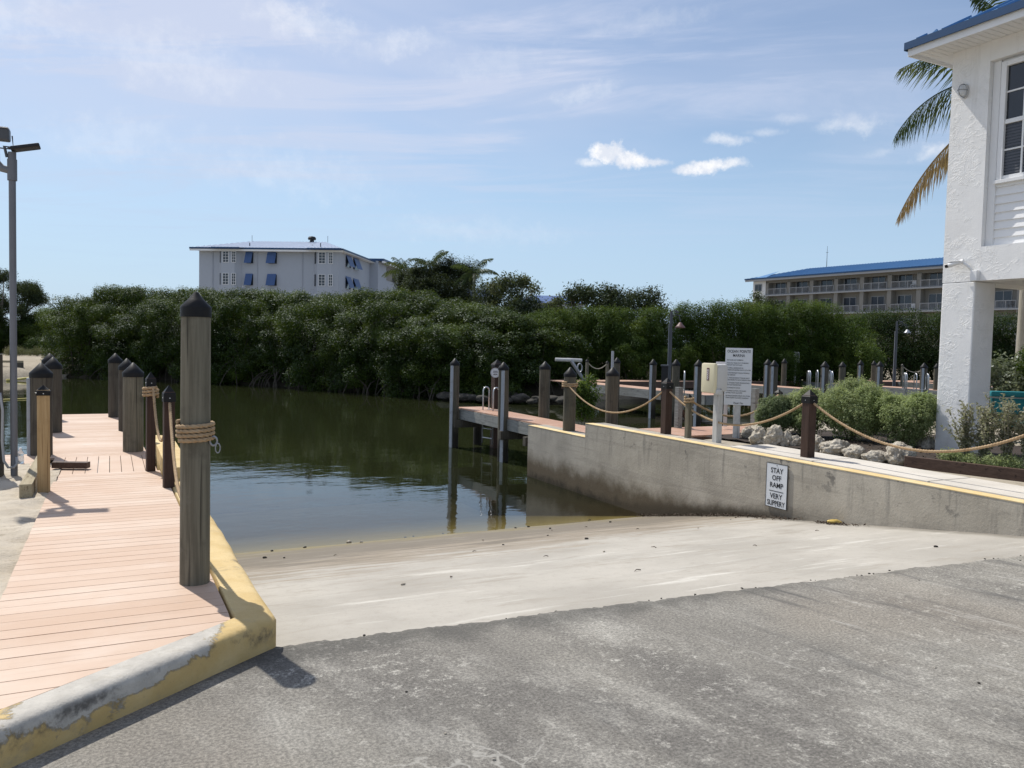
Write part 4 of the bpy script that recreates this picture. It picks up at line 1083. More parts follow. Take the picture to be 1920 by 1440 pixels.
sagebush('light sage bush nearest the white pillar, rightmost of the bushes', 1700, 838, 118, 106, 11, dens=1.15)
sagebush('wide light sage bush in the middle of the row', 1597, 826, 140, 106, 12, dens=1.3)
sagebush('light sage bush directly behind the stout rope post', 1507, 818, 90, 92, 13)
sagebush('dark shaded sage bush at the left end of the row behind the marina sign', 1450, 816, 78, 74, 14, 'sage_d', .8)
sagebush('small sage bush filling the gap behind the middle bushes', 1640, 812, 80, 84, 15, dens=.8)
# leggy plants in front of the pillar
gl2 = 'leggy grey-green plants in front of the pillar'
def leggy(label, px, py, hpx, wpx, seed, n=13):
    p = atz(px, py, .25); dep = (p-EYE).dot(f0); s_ = dep/F; hg, wd = hpx*s_, wpx*s_
    rng = np.random.default_rng(seed); t_ = thing('leggy_plant', label, 'plant', (p.x+.25, p.y+.2, .24), 0, gl2)
    mb = MB(); PP = []; TT = []
    for i in range(n):
        a = rng.random()*6.28; l = hg*(.55+.5*rng.random()); o = wd*.5*rng.random()
        pts = [Vector((math.cos(a)*o*q*q+.02*math.sin(9*q+i), math.sin(a)*o*q*q, l*q)) for q in fr_(0, 1, 7)]
        mb.tube(pts, [.006*(1-.7*q) for q in fr_(0, 1, 7)], 5)
        for b in range(70):
            q = .12+.88*rng.random()**.75; f = q*6; i0 = min(int(f), 5); c = pts[i0].lerp(pts[i0+1], f-i0)
            PP.append(np.array(c)+rng.normal(size=3)*.018); aa = rng.random()*6.28; TT.append((math.cos(aa), math.sin(aa), .5+rng.random()*.6))
    mb.build('stems', 'bark_pale', t_)
    T = unit(np.array(TT)); P = np.array(PP)+T*.015; Nn = unit(rng.normal(size=P.shape)*.6+np.array([0, 0, .7]))
    leafmesh('foliage', P, Nn, T, .052, .024, 'leggy', t_, rng)
leggy('leggy plant touching the left foot of the pillar, thin and pale', 1812, 878, 125, 100, 31, 18)
leggy('leggy plant with dense low leaves right of the pillar foot', 1850, 882, 118, 110, 32, 26)
leggy('taller leggy plant in front of the teal bench', 1893, 886, 140, 110, 33, 30)
leggy('leggy plant at the right picture edge below the teal bench', 1935, 890, 130, 100, 34, 22)
rng = np.random.default_rng(5)
for q, (px, py, la) in enumerate([(1815, 886, 'low green tuft under the leggy plant by the pillar'), (1872, 892, 'low green tuft in the bed under the teal bench'), (1915, 897, 'low green tuft at the right picture edge')]):
    p = atz(px, py, .25)
    bush('ground_tuft', la, 'plant', rnd_clumps(rng, 7, 0, 0, .1, .22, .16, .05, .07, .11, .8), (p.x+.42, p.y+.42, .25), 420, 6, .035, .013, 40+q, 'sage', 'low green tufts in the mulch bed', spread=.02, up=.9, shell=.5)
# tall shrub behind bench
p = gnd(1895, 17.2, .2)
rng = np.random.default_rng(8)
bush('silver_shrub', 'tall silvery green shrub behind the teal bench right of the pillar', 'shrub', rnd_clumps(rng, 22, 0, 0, .85, .85, .6, .6, .25, .42, .9), (p.x, p.y, .15), 2600, 5, .085, .045, 50, 'seagrape', None, spread=.05, up=.6, shell=.5)
p = gnd(1975, 17.0, .2)
bush('silver_shrub', 'tall silvery green shrub cut off by the right picture edge', 'shrub', rnd_clumps(rng, 18, 0, 0, .9, .7, .6, .65, .25, .42, .9), (p.x, p.y, .15), 2000, 5, .085, .045, 51, 'hedge', None, spread=.05, up=.6, shell=.5)
# teal bench
p = gnd(1912, 14.2, .2)
tb = thing('teal_bench', 'teal cushioned garden bench cut by the right picture edge', 'bench', (p.x, p.y, .17), R(-33))
mb = MB(); mb.box(-.46, .9, -.04, .09, .80, .90, .035); mb.build('top_cushion', 'teal', tb, True)
mb = MB(); mb.box(-.44, .9, -.015, .03, .50, .795, .012); mb.build('backrest', 'teal', tb, True)
mb = MB(); mb.box(-.30, .9, -.5, .02, .30, .40, .03); mb.build('seat_cushion', 'teal', tb, True)
mb = MB(); mb.tube([(-.5, -.05, .785), (.95, -.05, .785)], .013, 8); mb.build('crossbar', 'galv', tb)
mb = MB(); mb.tube([(-.36, -.05, .46), (.95, -.05, .46)], .013, 8); mb.build('crossbar', 'galv', tb)
for xx in (-.4, .85):
    mb = MB(); mb.tube([(xx, 0, -.02), (xx, .0, .78)], .018, 8); mb.build('leg', 'black_metal', tb)
    mb = MB(); mb.tube([(xx, -.46, -.02), (xx, -.46, .30)], .018, 8); mb.build('leg', 'black_metal', tb)

# ------------------------------------------------------------------ small things on the ground
def lumpy(name, label, cat, x, y, z, s_, seed, mat, group=None, sub=2):
    return rock(label, x, y, z, s_[0], s_[1], s_[2], seed, mat, group, cat, name, sub)
rg = random.Random(3)
for q in range(26):
    if q < 14: x = rg.uniform(1.5, 8.0); y = 11.15+rg.uniform(-.35, .12)+(x-1.5)*.03
    else: x = rg.uniform(1.2, 7.8); y = rg.uniform(4.6, 10.4)
    s_ = rg.uniform(.008, .022) if q else .035
    lumpy('pebble', 'small dark pebble lying on the concrete ramp' if q else 'largest pebble, at the water line of the ramp', 'pebble', x, y, zramp(x, y)+s_*.4, (s_*1.3, s_, s_*.7), q+.3, 'rockd' if q % 3 else 'rock', 'pebbles on the boat ramp')
for q in range(22):
    x = rg.uniform(1.0, 7.5); y = rg.uniform(.9, 4.0); s_ = rg.uniform(.004, .010)
    lumpy('pebble', 'tiny pebble lying on the grey asphalt', 'pebble', x, y, s_*.4, (s_*1.3, s_, s_*.7), q+.7, 'rockd' if q % 2 else 'rock', 'pebbles on the asphalt')
for q in range(60):
    x = rg.uniform(1.0, 8.0) if q < 25 else rg.uniform(3.6, 8.0); s_ = rg.uniform(.003, .009)
    y = 4.44-(x-.82)*.063+rg.uniform(-.03, .06)
    lumpy('asphalt_crumb', 'dark crumb of asphalt broken off along the joint with the ramp', 'crumb', x, y, max(zramp(x, y), -.02)+s_*.5, (s_*1.4, s_, s_*.7), q+.9, 'rockd', 'asphalt crumbs along the ramp joint')
for q in range(12):
    x = rg.uniform(1.6, 7.6); y = rg.uniform(5.2, 10.0); a = rg.random()*6.28; l = rg.uniform(.03, .09)
    z = zramp(x, y)+.006
    mb = MB(); mb.tube([(0, 0, 0), (math.cos(a)*l*.5, math.sin(a)*l*.5, .008-math.sin(a)*l*.08), (math.cos(a+.3)*l, math.sin(a+.3)*l, .003-math.sin(a)*l*.16)], [.004, .004, .002], 5)
    o = mb.build('twig', 'litter', None, False, (x, y, z)); tag(o, 'small dry twig lying on the concrete ramp', 'twig', 'twigs on the boat ramp')
x, y = 8.08, 7.02; z = zramp(x, y)
lumpy('crumpled_wrapper', 'crumpled yellow wrapper lying at the foot of the concrete wall', 'wrapper', x, y, z+.03, (.045, .10, .03), 4.4, 'foil', None, 3)
rgn = np.random.default_rng(77)
n = 150
P = np.stack([8.06+rgn.normal(size=n)*.04, 7.0+rgn.normal(size=n)*.17, np.zeros(n)], 1); P[:, 0] = np.minimum(P[:, 0], 8.18); P[:, 2] = [zramp(a, b)+.008+.012*rgn.random() for a, b in P[:, :2]]
o = leafmesh('leaf_litter', P, unit(rgn.normal(size=(n, 3))*.5+np.array([0, 0, 1])), unit(rgn.normal(size=(n, 3))), .05, .02, 'litter', None, rgn)
tag(o, 'dark dry leaf litter under the yellow wrapper', 'leaf litter'); o['kind'] = 'stuff'
n = 420
P = np.stack([8.19-np.abs(rgn.normal(size=n))*.10, 7.6+rgn.random(n)*3.7, np.zeros(n)], 1); P[:, 2] = [zramp(a, b)+.01+.03*rgn.random() for a, b in P[:, :2]]
o = leafmesh('seaweed_litter', P, unit(rgn.normal(size=(n, 3))*.7+np.array([0, 0, 1])), unit(rgn.normal(size=(n, 3))), .06, .014, 'litter', None, rgn)
tag(o, 'dark seaweed scraps along the foot of the concrete wall', 'seaweed'); o['kind'] = 'stuff'
n = 900
P = np.stack([9.2+rgn.random(n)*1.6, 6.2+rgn.random(n)*4.0, np.zeros(n)], 1); P[:, 2] = [max(zbed(a, b) if a > 9.46+max(0, 7.1-b)*.24-max(0, b-8)*.17 else .2, .2)+.012 for a, b in P[:, :2]]
P = P[P[:, 0] > 9.5+np.maximum(0, 7.1-P[:, 1])*.26]; n = len(P)
o = leafmesh('dry_leaves', P, unit(rgn.normal(size=(n, 3))*.6+np.array([0, 0, 1])), unit(rgn.normal(size=(n, 3))), .05, .018, 'litter', None, rgn)
tag(o, 'dry leaves scattered over the mulch bed', 'leaf litter'); o['kind'] = 'stuff'

# ------------------------------------------------------------------ lamp pole, hose, bottle on the left
lp = thing('flood_light_pole', 'tall galvanised pipe pole with two flood lights on its top', 'lamp post', (-1.0, 10.9, .02))
mb = MB(); mb.cyl((0, 0, 0), (0, 0, 3.6), .0365, None, 16); mb.build('pole', 'polegrey', lp, True)
mb = MB(); mb.cyl((0, 0, 3.42), (0, 0, 3.66), .05, None, 16); mb.cyl((0, 0, 3.66), (0, 0, 3.74), .042, None, 16); mb.tube([(0, 0, 3.53), (-.10, .02, 3.55), (-.16, .03, 3.62), (-.165, .03, 3.76)], .042, 12); mb.build('pipe_fitting', 'polegrey', lp, True)
f1 = MB(); m_ = Matrix.Translation((.115, -.02, 3.80)) @ Matrix.Rotation(R(-15), 4, 'Y')
f1.box(-.13, .17, -.10, .10, -.022, .022, .015, m_); f1.build('flood_light', 'black_metal', lp)
f1 = MB(); f1.tube([(-.05, 0, 3.68), (-.075, 0, 3.80), (-.02, 0, 3.79)], .016, 8); f1.build('bracket', 'lampgrey', lp)
f2 = MB(); m_ = Matrix.Translation((-.23, .02, 3.93)) @ Matrix.Rotation(R(6), 4, 'X')
f2.box(-.21, .21, -.09, .09, -.07, .07, .02, m_); fl = f2.build('flood_light', 'lampgrey', lp)
f2 = MB(); f2.box(-.2, .2, -.105, .09, .071, .082, .002, m_); f2.box(-.16, .10, -.06, .06, -.10, -.071, .01, m_); f2.build('visor', 'lampwhite', fl)
f2 = MB(); f2.tube([(.0, .02, 3.93), (.012, .02, 3.78), (-.45, .02, 3.775), (-.45, .02, 3.93)], .008, 6); f2.build('bracket', 'lampgrey', lp)
mb = MB(); mb.tube(dense([(-1.13, 10.84, 1.0), (-1.10, 10.8, .8), (-1.105, 10.78, .45), (-1.09, 10.78, .22), (-1.05, 10.8, .14), (-1.0, 10.84, .13), (-.97, 10.86, .17), (-.975, 10.87, .25)], .05), .014, 8)
tag(mb.build('garden_hose', 'hose', None, 'all'), 'grey hose hanging in a loop on the uncapped dark piling', 'hose')
bt = thing('water_bottle', 'clear plastic bottle standing on the side boards behind the lamp pole', 'bottle', (-1.02, 11.85, .034))
mb = MB(); mb.lathe([(.036, 0), (.04, .01), (.04, .09), (.037, .10), (.04, .11), (.04, .14), (.015, .175), (.014, .18)], 18); mb.build('bottle_body', 'clear', bt, True)
mb = MB(); mb.lathe([(.017, .18), (.017, .20), (.001, .201)], 14); mb.build('cap', 'lampwhite', bt)
# far left: rail, booms
p = Vector((-5.55, 62, -.6)); 
tr = thing('timber_rail', 'low timber rail on the far sandy bank behind the lamp pole', 'rail', (-6.0, 60.5, -.55))
mb = MB(); mb.box(-2.2, 1.0, -.06, .06, .38, .52); mb.build('rail', 'tan_y', tr)
mb = MB(); mb.box(.62, 1.0, -.12, .12, -.2, .379); mb.build('post', 'pile_dark', tr)
mb = MB(); mb.box(-2.2, -1.8, -.12, .12, -.2, .379); mb.build('post', 'pile_dark', tr)
mb = MB(); mb.tube([(-9, 41.5, WL+.02), (-5, 40.0, WL+.03), (-3.1, 41.2, WL+.03), (-2.7, 42.2, WL+.02)], .028, 8)
tag(mb.build('floating_boom', 'yellow', None, 'all'), 'yellow floating boom line on the water left of the boardwalk', 'boom')
mb = MB(); mb.tube([(-5.6, 57, WL+.05), (-4.9, 57.3, WL+.12), (-4.2, 57.6, WL+.2)], .07, 8)
tag(mb.build('yellow_float', 'yellow', None, 'all'), 'yellow float lying at the far bank below the timber rail', 'float')

# ------------------------------------------------------------------ far docks
fd = thing('far_dock', 'orange decked dock along the far bank with three fingers', 'dock', (0, 0, 0))
mb = MB()
mb.box(20.2, 56, 34.6, 36.2, -.09, -.05); mb.build('walkway', 'deck2', fd)
def finger(x0, x1, y0, y1):
    mb = MB(); mb.box(x0, x1, y0, y1, -.085, -.045); o = mb.build('finger_deck', 'deck2', fd)
    for fa in ((x0-.05, x0-.002, y0, y1), (x1+.002, x1+.05, y0, y1), (x0, x1, y0-.05, y0-.002)):
        mb = MB(); mb.box(*fa, -.42, -.05); mb.build('fascia', 'fascia', o)
finger(20.4, 21.6, 24.0, 34.59); finger(29.2, 30.4, 26.8, 34.59); finger(36.5, 37.8, 25.6, 34.59); finger(45, 46.2, 26, 34.59)
mb = MB(); mb.box(20.2, 56, 34.55, 34.598, -.42, -.06); mb.build('walkway_fascia', 'brown_x', fd)
gfd = 'capped pilings of the far docks'
strip_low = .6
for px, yy, s_, zt, la in [
    (1225, 673, 1, 33.0, 'far piling with white strip left of the dark lamp post'), (1268, 673, 0, 30.0, 'far dark piling just right of the dark lamp post'),
    (1310, 674, 1, 29.0, 'far piling with white strip directly left of the cream cabinet door'), (1352, 677, 0, 31.0, 'far piling hidden half behind the blank white board'),
    (1157, 670, 0, 35.0, 'far piling right of the thin pale pipe'), (1440, 673, 1, 33.0, 'far piling with white strip, left one of the close pair right of the marina sign'),
    (1452, 675, 1, 31.0, 'far piling with white strip, right one of the close pair right of the marina sign'), (1471, 672, 0, 41.0, 'slim far piling just right of the close pair'),
    (1547, 677, 1, 32.0, 'far piling with white strip between the ladder hoops'), (1580, 678, 0, 37.0, 'far grey piling without strip right of the ladder hoops'),
    (1614, 675, 1, 38.0, 'far piling with white strip above the middle sage bush'), (1639, 676, 0, 44.0, 'slim far piling, left one of two above the sage bush gap'),
    (1650, 677, 1, 36.0, 'far piling with white strip left of the grey lamp post'), (1733, 680, 1, 36.0, 'far piling with white strip left of the white pillar'),
    (1757, 681, 0, 40.0, 'far piling partly hidden by the white pillar'), (1870, 690, 0, 40.0, 'far piling seen under the house')]:
    D_ = zt; b_ = atd(px, yy, D_)
    piling('piling', la, b_.x, b_.y, -2.5, b_.z, .145 if D_ < 38 else .13, gfd, 'pile_mid' if s_ == 0 else 'pile_dark', strip=R(205) if s_ else None, caph=.2, flare=1.12)
p = atz(1662, 770, -.1); p = atd(1664, 728, 20.5)
sqpost('square_post', 'pale square post with dark side rising behind the gap between the sage bushes', p.x, p.y, -1.0, p.z, .16, 'fascia', None, cap=None)
gld = 'silver ladder hoops on the far docks'
for px, py, D_, la in [(1283, 733, 29, 'pair of far ladder hoops left of the cream cabinet'), (1516, 728, 33, 'far ladder hoop left of the white-stripped piling above the sage bushes'), (1533, 728, 32, 'pair of far ladder hoops beside the white-stripped piling'), (1558, 728, 34, 'far ladder hoop right of the white-stripped piling'),
                       (1697, 731, 34, 'far ladder hoop right of the grey lamp post'), (1718, 731, 35, 'pair of far ladder hoops near the white pillar'), (1738, 731, 36, 'far ladder hoop nearest the white pillar')]:
    b_ = atd(px, py, D_)
    ladder(la, b_.x, b_.y, b_.z, R(-34), 1.15, gld, .62, 'steel', .42 if 'pair' in la else .05, .26)
# lamp posts
def lamppost(label, px, ptop, D_, shade, arm, h2=None):
    b_ = atd(px, ptop, D_); zt = b_.z+.3; t_ = thing('lamp_post', label, 'lamp post', (b_.x, b_.y, -.3), R(-38), 'slim lamp posts along the far bank')
    mb = MB(); mb.cyl((0, 0, 0), (0, 0, zt), .075, .055, 10); mb.build('pole', 'lampgrey', t_)
    mb = MB(); mb.box(-.088, -.066, -.03, .03, .0, zt*.86); mb.build('conduit', 'galv', t_)
    if arm:
        mb = MB(); mb.tube([(0, 0, zt-.25), (arm*.4, 0, zt-.12), (arm*.85, 0, zt-.15), (arm, 0, zt-.38)], .017, 8); mb.build('arm', 'lampgrey', t_)
        mb = MB(); mb.lathe([(.04, zt-.42), (.07, zt-.46), (.17, zt-.58), (.20, zt-.63), (.18, zt-.63), (.03, zt-.52)], 16, (arm, 0, 0)); mb.build('lamp_shade', shade, t_, 'all')
    mb = MB(); mb.tube([(0, 0, zt), (.10, 0, zt+.04), (.24, 0, zt-.0)], .02, 8); mb.box(.14, .30, -.05, .05, zt-.05, zt, .015); mb.build('lamp_head', 'lampgrey', t_)
lamppost('dark slim lamp post with small terracotta shade left of the cabinet', 1259, 584, 31, 'pink_shade', .35)
lamppost('grey slim lamp post with pale bell shade left of the white pillar', 1682, 603, 44, 'galv', .55)
lamppost('slim lamp post seen under the house right of the pillar', 1910, 611, 44, 'lampwhite', .5)
# info board and bicycle in the shade
b_ = atd(1494, 660, 47)
ib = thing('notice_board', 'small grey notice board on a pale post in front of the dark hedge', 'sign', (b_.x, b_.y, -.25), R(-38))
mb = MB(); mb.box(-.16, .16, -.02, .02, 1.3, 1.95, .01); mb.build('panel', 'offwhite', ib)
mb = MB(); mb.box(.02, .12, -.03, -.021, 1.5, 1.85); mb.build('notice', 'ink_grey', ib)
mb = MB(); mb.cyl((-.06, .03, 0), (-.06, .03, 1.4), .07, None, 8); mb.build('post', 'greypost', ib)
b_ = gnd(1510, 47.5, -.22)
bk = thing('bicycle', 'dark bicycle parked beside the small notice board', 'bicycle', (b_.x, b_.y, -.22), R(-34))
for xx in (-.52, .52):
    mb = MB(); mb.tube([(xx+.33*math.cos(a), 0, .34+.33*math.sin(a)) for a in fr_(0, 2*PI, 28)], .02, 6); wh = mb.build('wheel', 'lampgrey', bk)
    mb = MB()
    for a in fr_(0, PI, 7): mb.tube([(xx+.32*math.cos(a), 0, .34+.32*math.sin(a)), (xx-.32*math.cos(a), 0, .34-.32*math.sin(a))], .003, 4)
    mb.build('spokes', 'galv', wh)
mb = MB()
for a, b in (((-.52, 0, .34), (-.1, 0, .32)), ((-.1, 0, .32), (-.22, 0, .85)), ((-.2, 0, .78), (.38, 0, .8)), ((-.1, 0, .32), (.38, 0, .76)), ((.36, 0, .9), (.52, 0, .34)), ((-.52, 0, .34), (-.2, 0, .78))): mb.tube([a, b], .02, 6)
mb.build('frame', 'black_metal', bk)
mb = MB(); mb.box(-.34, -.12, -.06, .06, .85, .9, .02); mb.build('saddle', 'black_metal', bk)
mb = MB(); mb.tube([(.30, -.25, .98), (.36, 0, .92), (.30, .25, .98)], .015, 6); mb.build('handlebar', 'galv', bk)
# dark pedestal
b_ = atd(1247, 684, 27)
pd = thing('power_pedestal', 'dark dock pedestal with flat cap left of the dark lamp post', 'pedestal', (b_.x, b_.y, -.06), R(-38))
mb = MB(); mb.box(-.11, .11, -.1, .1, 0, b_.z, .02); mb.build('body', 'black_metal', pd)
mb = MB(); mb.box(-.14, .14, -.13, .13, b_.z+.001, b_.z+.06, .02); mb.build('lid', 'lampgrey', pd)
# rope fence on the far bank
grf = 'rope fence posts on the far bank'
prev = None
for q, (px, py, D_, la) in enumerate([(1101, 678, 36, 'left small rope post on the bank between two dock pilings'), (1139, 681, 36, 'small rope post left of the thin pale pipe'), (1692, 686, 46, 'small rope post right of the grey lamp post'), (1735, 690, 46, 'small rope post behind the right white-stripped piling')]):
    b_ = atd(px, py, D_)
    sqpost('rope_post', la, b_.x, b_.y, -.4, b_.z+.12, .11, 'pile', grf, caph=.08, skirt=.05)
    if q in (1, 3):
        mb = MB(); mb.tube(sag(tuple(prev), tuple(b_), min(prev.z, b_.z)-.26, 16), .022, 6)
        tag(mb.build('rope', 'rope2', None, 'all'), 'pale rope between the two small posts left of the thin pipe' if q == 1 else 'pale rope sagging right of the grey lamp post', 'rope', 'ropes on the far bank')
    prev = b_
#@@PART4
# ------------------------------------------------------------------ far building on the left (white, hip roof, bay windows, blue shutters)
ba = thing('apartment_building', 'white apartment block with hip roof, bay windows and blue awning shutters above the mangroves', 'building', (28.19, 109.78, -.2), R(-32.74))
ZG = .2                               # local z = world z + .2
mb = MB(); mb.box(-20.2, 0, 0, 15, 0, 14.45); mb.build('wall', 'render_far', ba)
mb = MB()
def bay(mb, x0, x1, dep, z0, z1, c=.75): mb.prism([(x0, -.002), (x0+c, -dep), (x1-c, -dep), (x1, -.002)], z0, z1)
bay(mb, -17.3, -13.9, .8, 0, 14.4); mb.build('bay', 'render_far', ba)
mb = MB(); bay(mb, -3.6, -.05, .8, 0, 14.4); mb.build('bay', 'render_far', ba)
for xx in (-18.2, -11.7, -5.2):
    mb = MB(); mb.box(xx-.05, xx+.05, -.1, -.002, 0, 14.4); mb.build('downpipe', 'render_far', ba)
def awin(x0, x1, z0, z1, y=-.8, cols=2, rows=4, m_=None, side=False):
    mb = MB(); e = .06
    if side: B = lambda a, b, c, d, k0, k1: mb.box(k0, k1, a, b, c, d)
    else: B = lambda a, b, c, d, k0, k1: mb.box(a, b, -k1+y, -k0+y, c, d)
    z0 += ZG; z1 += ZG
    B(x0, x1, z0, z0+e, .0, .05); B(x0, x1, z1-e, z1, .0, .05); B(x0, x0+e, z0+e, z1-e, 0, .05); B(x1-e, x1, z0+e, z1-e, 0, .05)
    for i in range(1, cols): xx = x0+(x1-x0)*i/cols; B(xx-.02, xx+.02, z0+e, z1-e, .0, .045)
    for i in range(1, rows): zz_ = z0+(z1-z0)*i/rows; B(x0+e, x1-e, zz_-.02, zz_+.02, .0, .04)
    o = mb.build('window', 'white', ba)
    mb = MB(); B(x0+e, x1-e, z0+e, z1-e, .002, .02); mb.build('pane', 'glass2', o)
for z0, z1 in ((12.27, 13.85), (9.22, 10.83), (6.2, 7.8)):
    for x0, x1 in ((-16.36, -15.48), (-15.05, -14.42), (-2.62, -1.65), (-1.2, -.6)): awin(x0, x1, z0, z1)
    for x0, x1 in ((-17.0, -16.72), (-3.35, -3.02)):
        mb = MB(); mb.beam((x0-.06, -.38, z0+ZG+.8), (x0+.22, -.70, z0+ZG+.8), 1.55, .03, 0, (0, 0, 1)) if False else mb.add([(x0, -.36, z0+ZG), (x0+.30, -.68, z0+ZG), (x0+.30, -.68, z1+ZG), (x0, -.36, z1+ZG), (x0-.02, -.33, z0+ZG), (x0+.28, -.65, z0+ZG), (x0+.28, -.65, z1+ZG), (x0-.02, -.33, z1+ZG)], [(0, 1, 2, 3), (7, 6, 5, 4), (0, 4, 5, 1), (3, 2, 6, 7), (0, 3, 7, 4), (1, 5, 6, 2)]); mb.build('side_pane', 'glass2', ba)
    for k, (x0, x1) in enumerate(((-13.35, -12.34), (-10.2, -8.93))):
        mb = MB(); mb.box(x0+.1, x1+.05, -.03, -.002, z0+ZG, z1+ZG-.1); mb.build('pane', 'glass2', ba)
        mb = MB()
        for i in range(14):
            q0 = i/14; zt = z1+ZG-(z1-z0)*q0; 
            mb.box(x0, x1, -.08-.62*q0-.05, -.08-.62*q0, zt-.12, zt)
        mb.build('awning_shutter', 'shutter', ba)
    for v0, v1 in ((2.9, 5.2), (6.4, 8.9)):
        mb = MB(); mb.box(.002, .03, v0, v1, z0+ZG, z1+ZG-.1); mb.build('pane', 'glass2', ba)
        mb = MB()
        for i in range(14):
            q0 = i/14; zt = z1+ZG-(z1-z0)*q0+.1
            mb.box(.05+.62*q0, .05+.62*q0+.05, v0, v1, zt-.13, zt)
        mb.build('awning_shutter', 'shutter', ba)
ez_ = 14.45+.05
mb = MB()
X0, X1, YA, YB = -21.1, .85, -1.0, 15.9; rh = 1.95
mb.add([(X0, YA, ez_), (X1, YA, ez_), (X1, YB, ez_), (X0, YB, ez_), (X0+5.3, 7.4, ez_+rh), (X1-5.3, 7.4, ez_+rh)], [(0, 1, 5, 4), (1, 2, 5), (2, 3, 4, 5), (3, 0, 4), (3, 2, 1, 0)])
sl_ = rh/8.4
for k in range(46):
    x = X0+.3+k*.48; d = min(8.4, (x-X0)*8.4/5.3, (X1-x)*8.4/5.3)
    mb.beam((x, YA, ez_+.03), (x, YA+d, ez_+.03+d*sl_), .05, .06)
mb.add([(-17.6, -1.65, ez_-.02), (-13.6, -1.65, ez_-.02), (-12.9, -.9, ez_+.04), (-18.3, -.9, ez_+.04)], [(0, 1, 2, 3)])
mb.add([(-3.9, -1.65, ez_-.02), (.85, -1.65, ez_-.02), (.86, -.9, ez_+.04), (-4.6, -.9, ez_+.04)], [(0, 1, 2, 3)])
rf_ = mb.build('roof', 'sheen_roof', ba)
mb = MB()
mb.box(X0, X1, YA-.05, YA-.002, ez_-.18, ez_+.04); mb.box(X0-.05, X0-.002, YA, YB, ez_-.18, ez_+.04); mb.box(X1+.002, X1+.05, YA, YB, ez_-.18, ez_+.04)
mb.box(-17.6, -13.6, -1.70, -1.652, ez_-.2, ez_+.02); mb.box(-3.9, .86, -1.70, -1.652, ez_-.2, ez_+.02)
mb.build('roof_edge', 'blue_fascia', rf_)
mb = MB(); mb.box(X0+.02, X1-.02, YA+.01, -.003, ez_-.19, ez_-.185); mb.box(X0+.02, X1-.02, YA+.0, YA+.03, ez_-.45, ez_-.19)
mb.box(.01, X1-.03, .0, YB, ez_-.3, ez_-.2); mb.build('soffit', 'white', rf_)
mb = MB(); mb.lathe([(.3, 0), (.3, .35), (.55, .4), (.6, .65), (.45, .85), (.001, .95)], 16, (-6.6, 7.4, ez_+rh-.1)); mb.build('roof_vent', 'black_metal', rf_, True)
for x, y in ((-13.5, 1.5), (-4.9, 3.0), (-3.0, 1.0)):
    mb = MB(); mb.cyl((x, y, ez_+.3), (x, y, ez_+1.0), .07, None, 8); mb.build('vent_pipe', 'lampgrey', rf_)
for x in (-15.8, -4.2):
    mb = MB(); mb.cyl((x, 7.4, ez_+rh), (x, 7.4, ez_+rh+.9), .03, None, 6); mb.build('lightning_rod', 'lampgrey', rf_)
# lower wing stepping back to the right
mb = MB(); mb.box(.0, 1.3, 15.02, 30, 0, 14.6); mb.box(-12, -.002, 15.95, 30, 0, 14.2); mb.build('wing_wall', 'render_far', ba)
mb = MB(); mb.box(1.302, 1.36, 20.0, 26, 12.0, 14.2); mb.build('loggia', 'taupe', ba)
mb = MB(); mb.box(1.362, 1.40, 23.5, 25.5, 12.0, 14.0); mb.build('pane', 'glass2', ba)
mb = MB(); mb.box(-12, 2.2, 15.0, 31.0, 14.62, 14.95); mb.build('wing_roof', 'blue_fascia', ba)
mb = MB(); mb.box(1.9, 2.15, 15.05, 30.9, 14.3, 14.61); mb.build('wing_eave', 'white', ba)
b_ = atd(748, 505, 142)
bb_ = thing('far_house', 'shaded wing with blue roof between the white apartment block and the dark trees', 'house', (b_.x, b_.y, -.2), R(-32))
mb = MB(); mb.box(-6, 5, 0, 8, 0, b_.z-.3); mb.build('wall', 'taupe', bb_)
mb = MB(); mb.box(-7, 6, -1.2, 9, b_.z-.29, b_.z+.25); mb.build('roof', 'blue_fascia', bb_)
for px, py, D_, wd, la in ((1032, 552, 120, 5.5, 'far blue roofed house just showing over the hedge in the centre'), (888, 540, 115, 2.6, 'far blue roofed house glimpsed between the palm and the dark trees')):
    b_ = atd(px, py, D_)
    t_ = thing('far_house', la, 'house', (b_.x, b_.y, -.2), R(-30))
    mb = MB(); mb.box(-wd+.5, wd-.5, 0, 6, 0, b_.z-1.1); mb.build('wall', 'render_far', t_)
    mb = MB(); mb.add([(-wd, -.5, b_.z-1.1), (wd, -.5, b_.z-1.1), (wd, 6.5, b_.z-1.1), (-wd, 6.5, b_.z-1.1), (-wd*.45, 3, b_.z+.2), (wd*.45, 3, b_.z+.2)], [(0, 1, 5, 4), (1, 2, 5), (2, 3, 4, 5), (3, 0, 4), (3, 2, 1, 0)]); mb.build('roof', 'shutter', t_)

# ------------------------------------------------------------------ far building on the right (balconies, blue roof)
bx = thing('balcony_building', 'long taupe apartment block with white balcony railings and bright blue roof', 'building', (91.89, 97.83, -.2), math.atan2(-.995, .098))
NB = 11; BW = 4.14; L0 = 2.9; LT = L0+NB*BW
mb = MB(); mb.box(.2, L0-.2, .0, 12, 0, 13.15); mb.build('end_wall', 'render_far', bx)
mb = MB()
for k in range(24): mb.box(.19, L0-.21, -.02, -.002, 7.9+k*.21, 7.9+k*.21+.19)
mb.build('end_siding', 'white', bx)
mb = MB(); mb.box(L0-.19, LT, 1.1, 12, 0, 13.15); mb.build('rear_wall', 'taupe', bx)
mb = MB()
for k in range(NB+1): mb.box(L0+k*BW-.3, L0+k*BW+.3, -.0, 1.098, 0, 12.55)
mb.build('party_wall', 'taupe', bx)
mb = MB()
mb.box(L0-.19, LT, .1, 1.097, 12.552, 13.15); mb.build('header', 'taupe_d', bx)
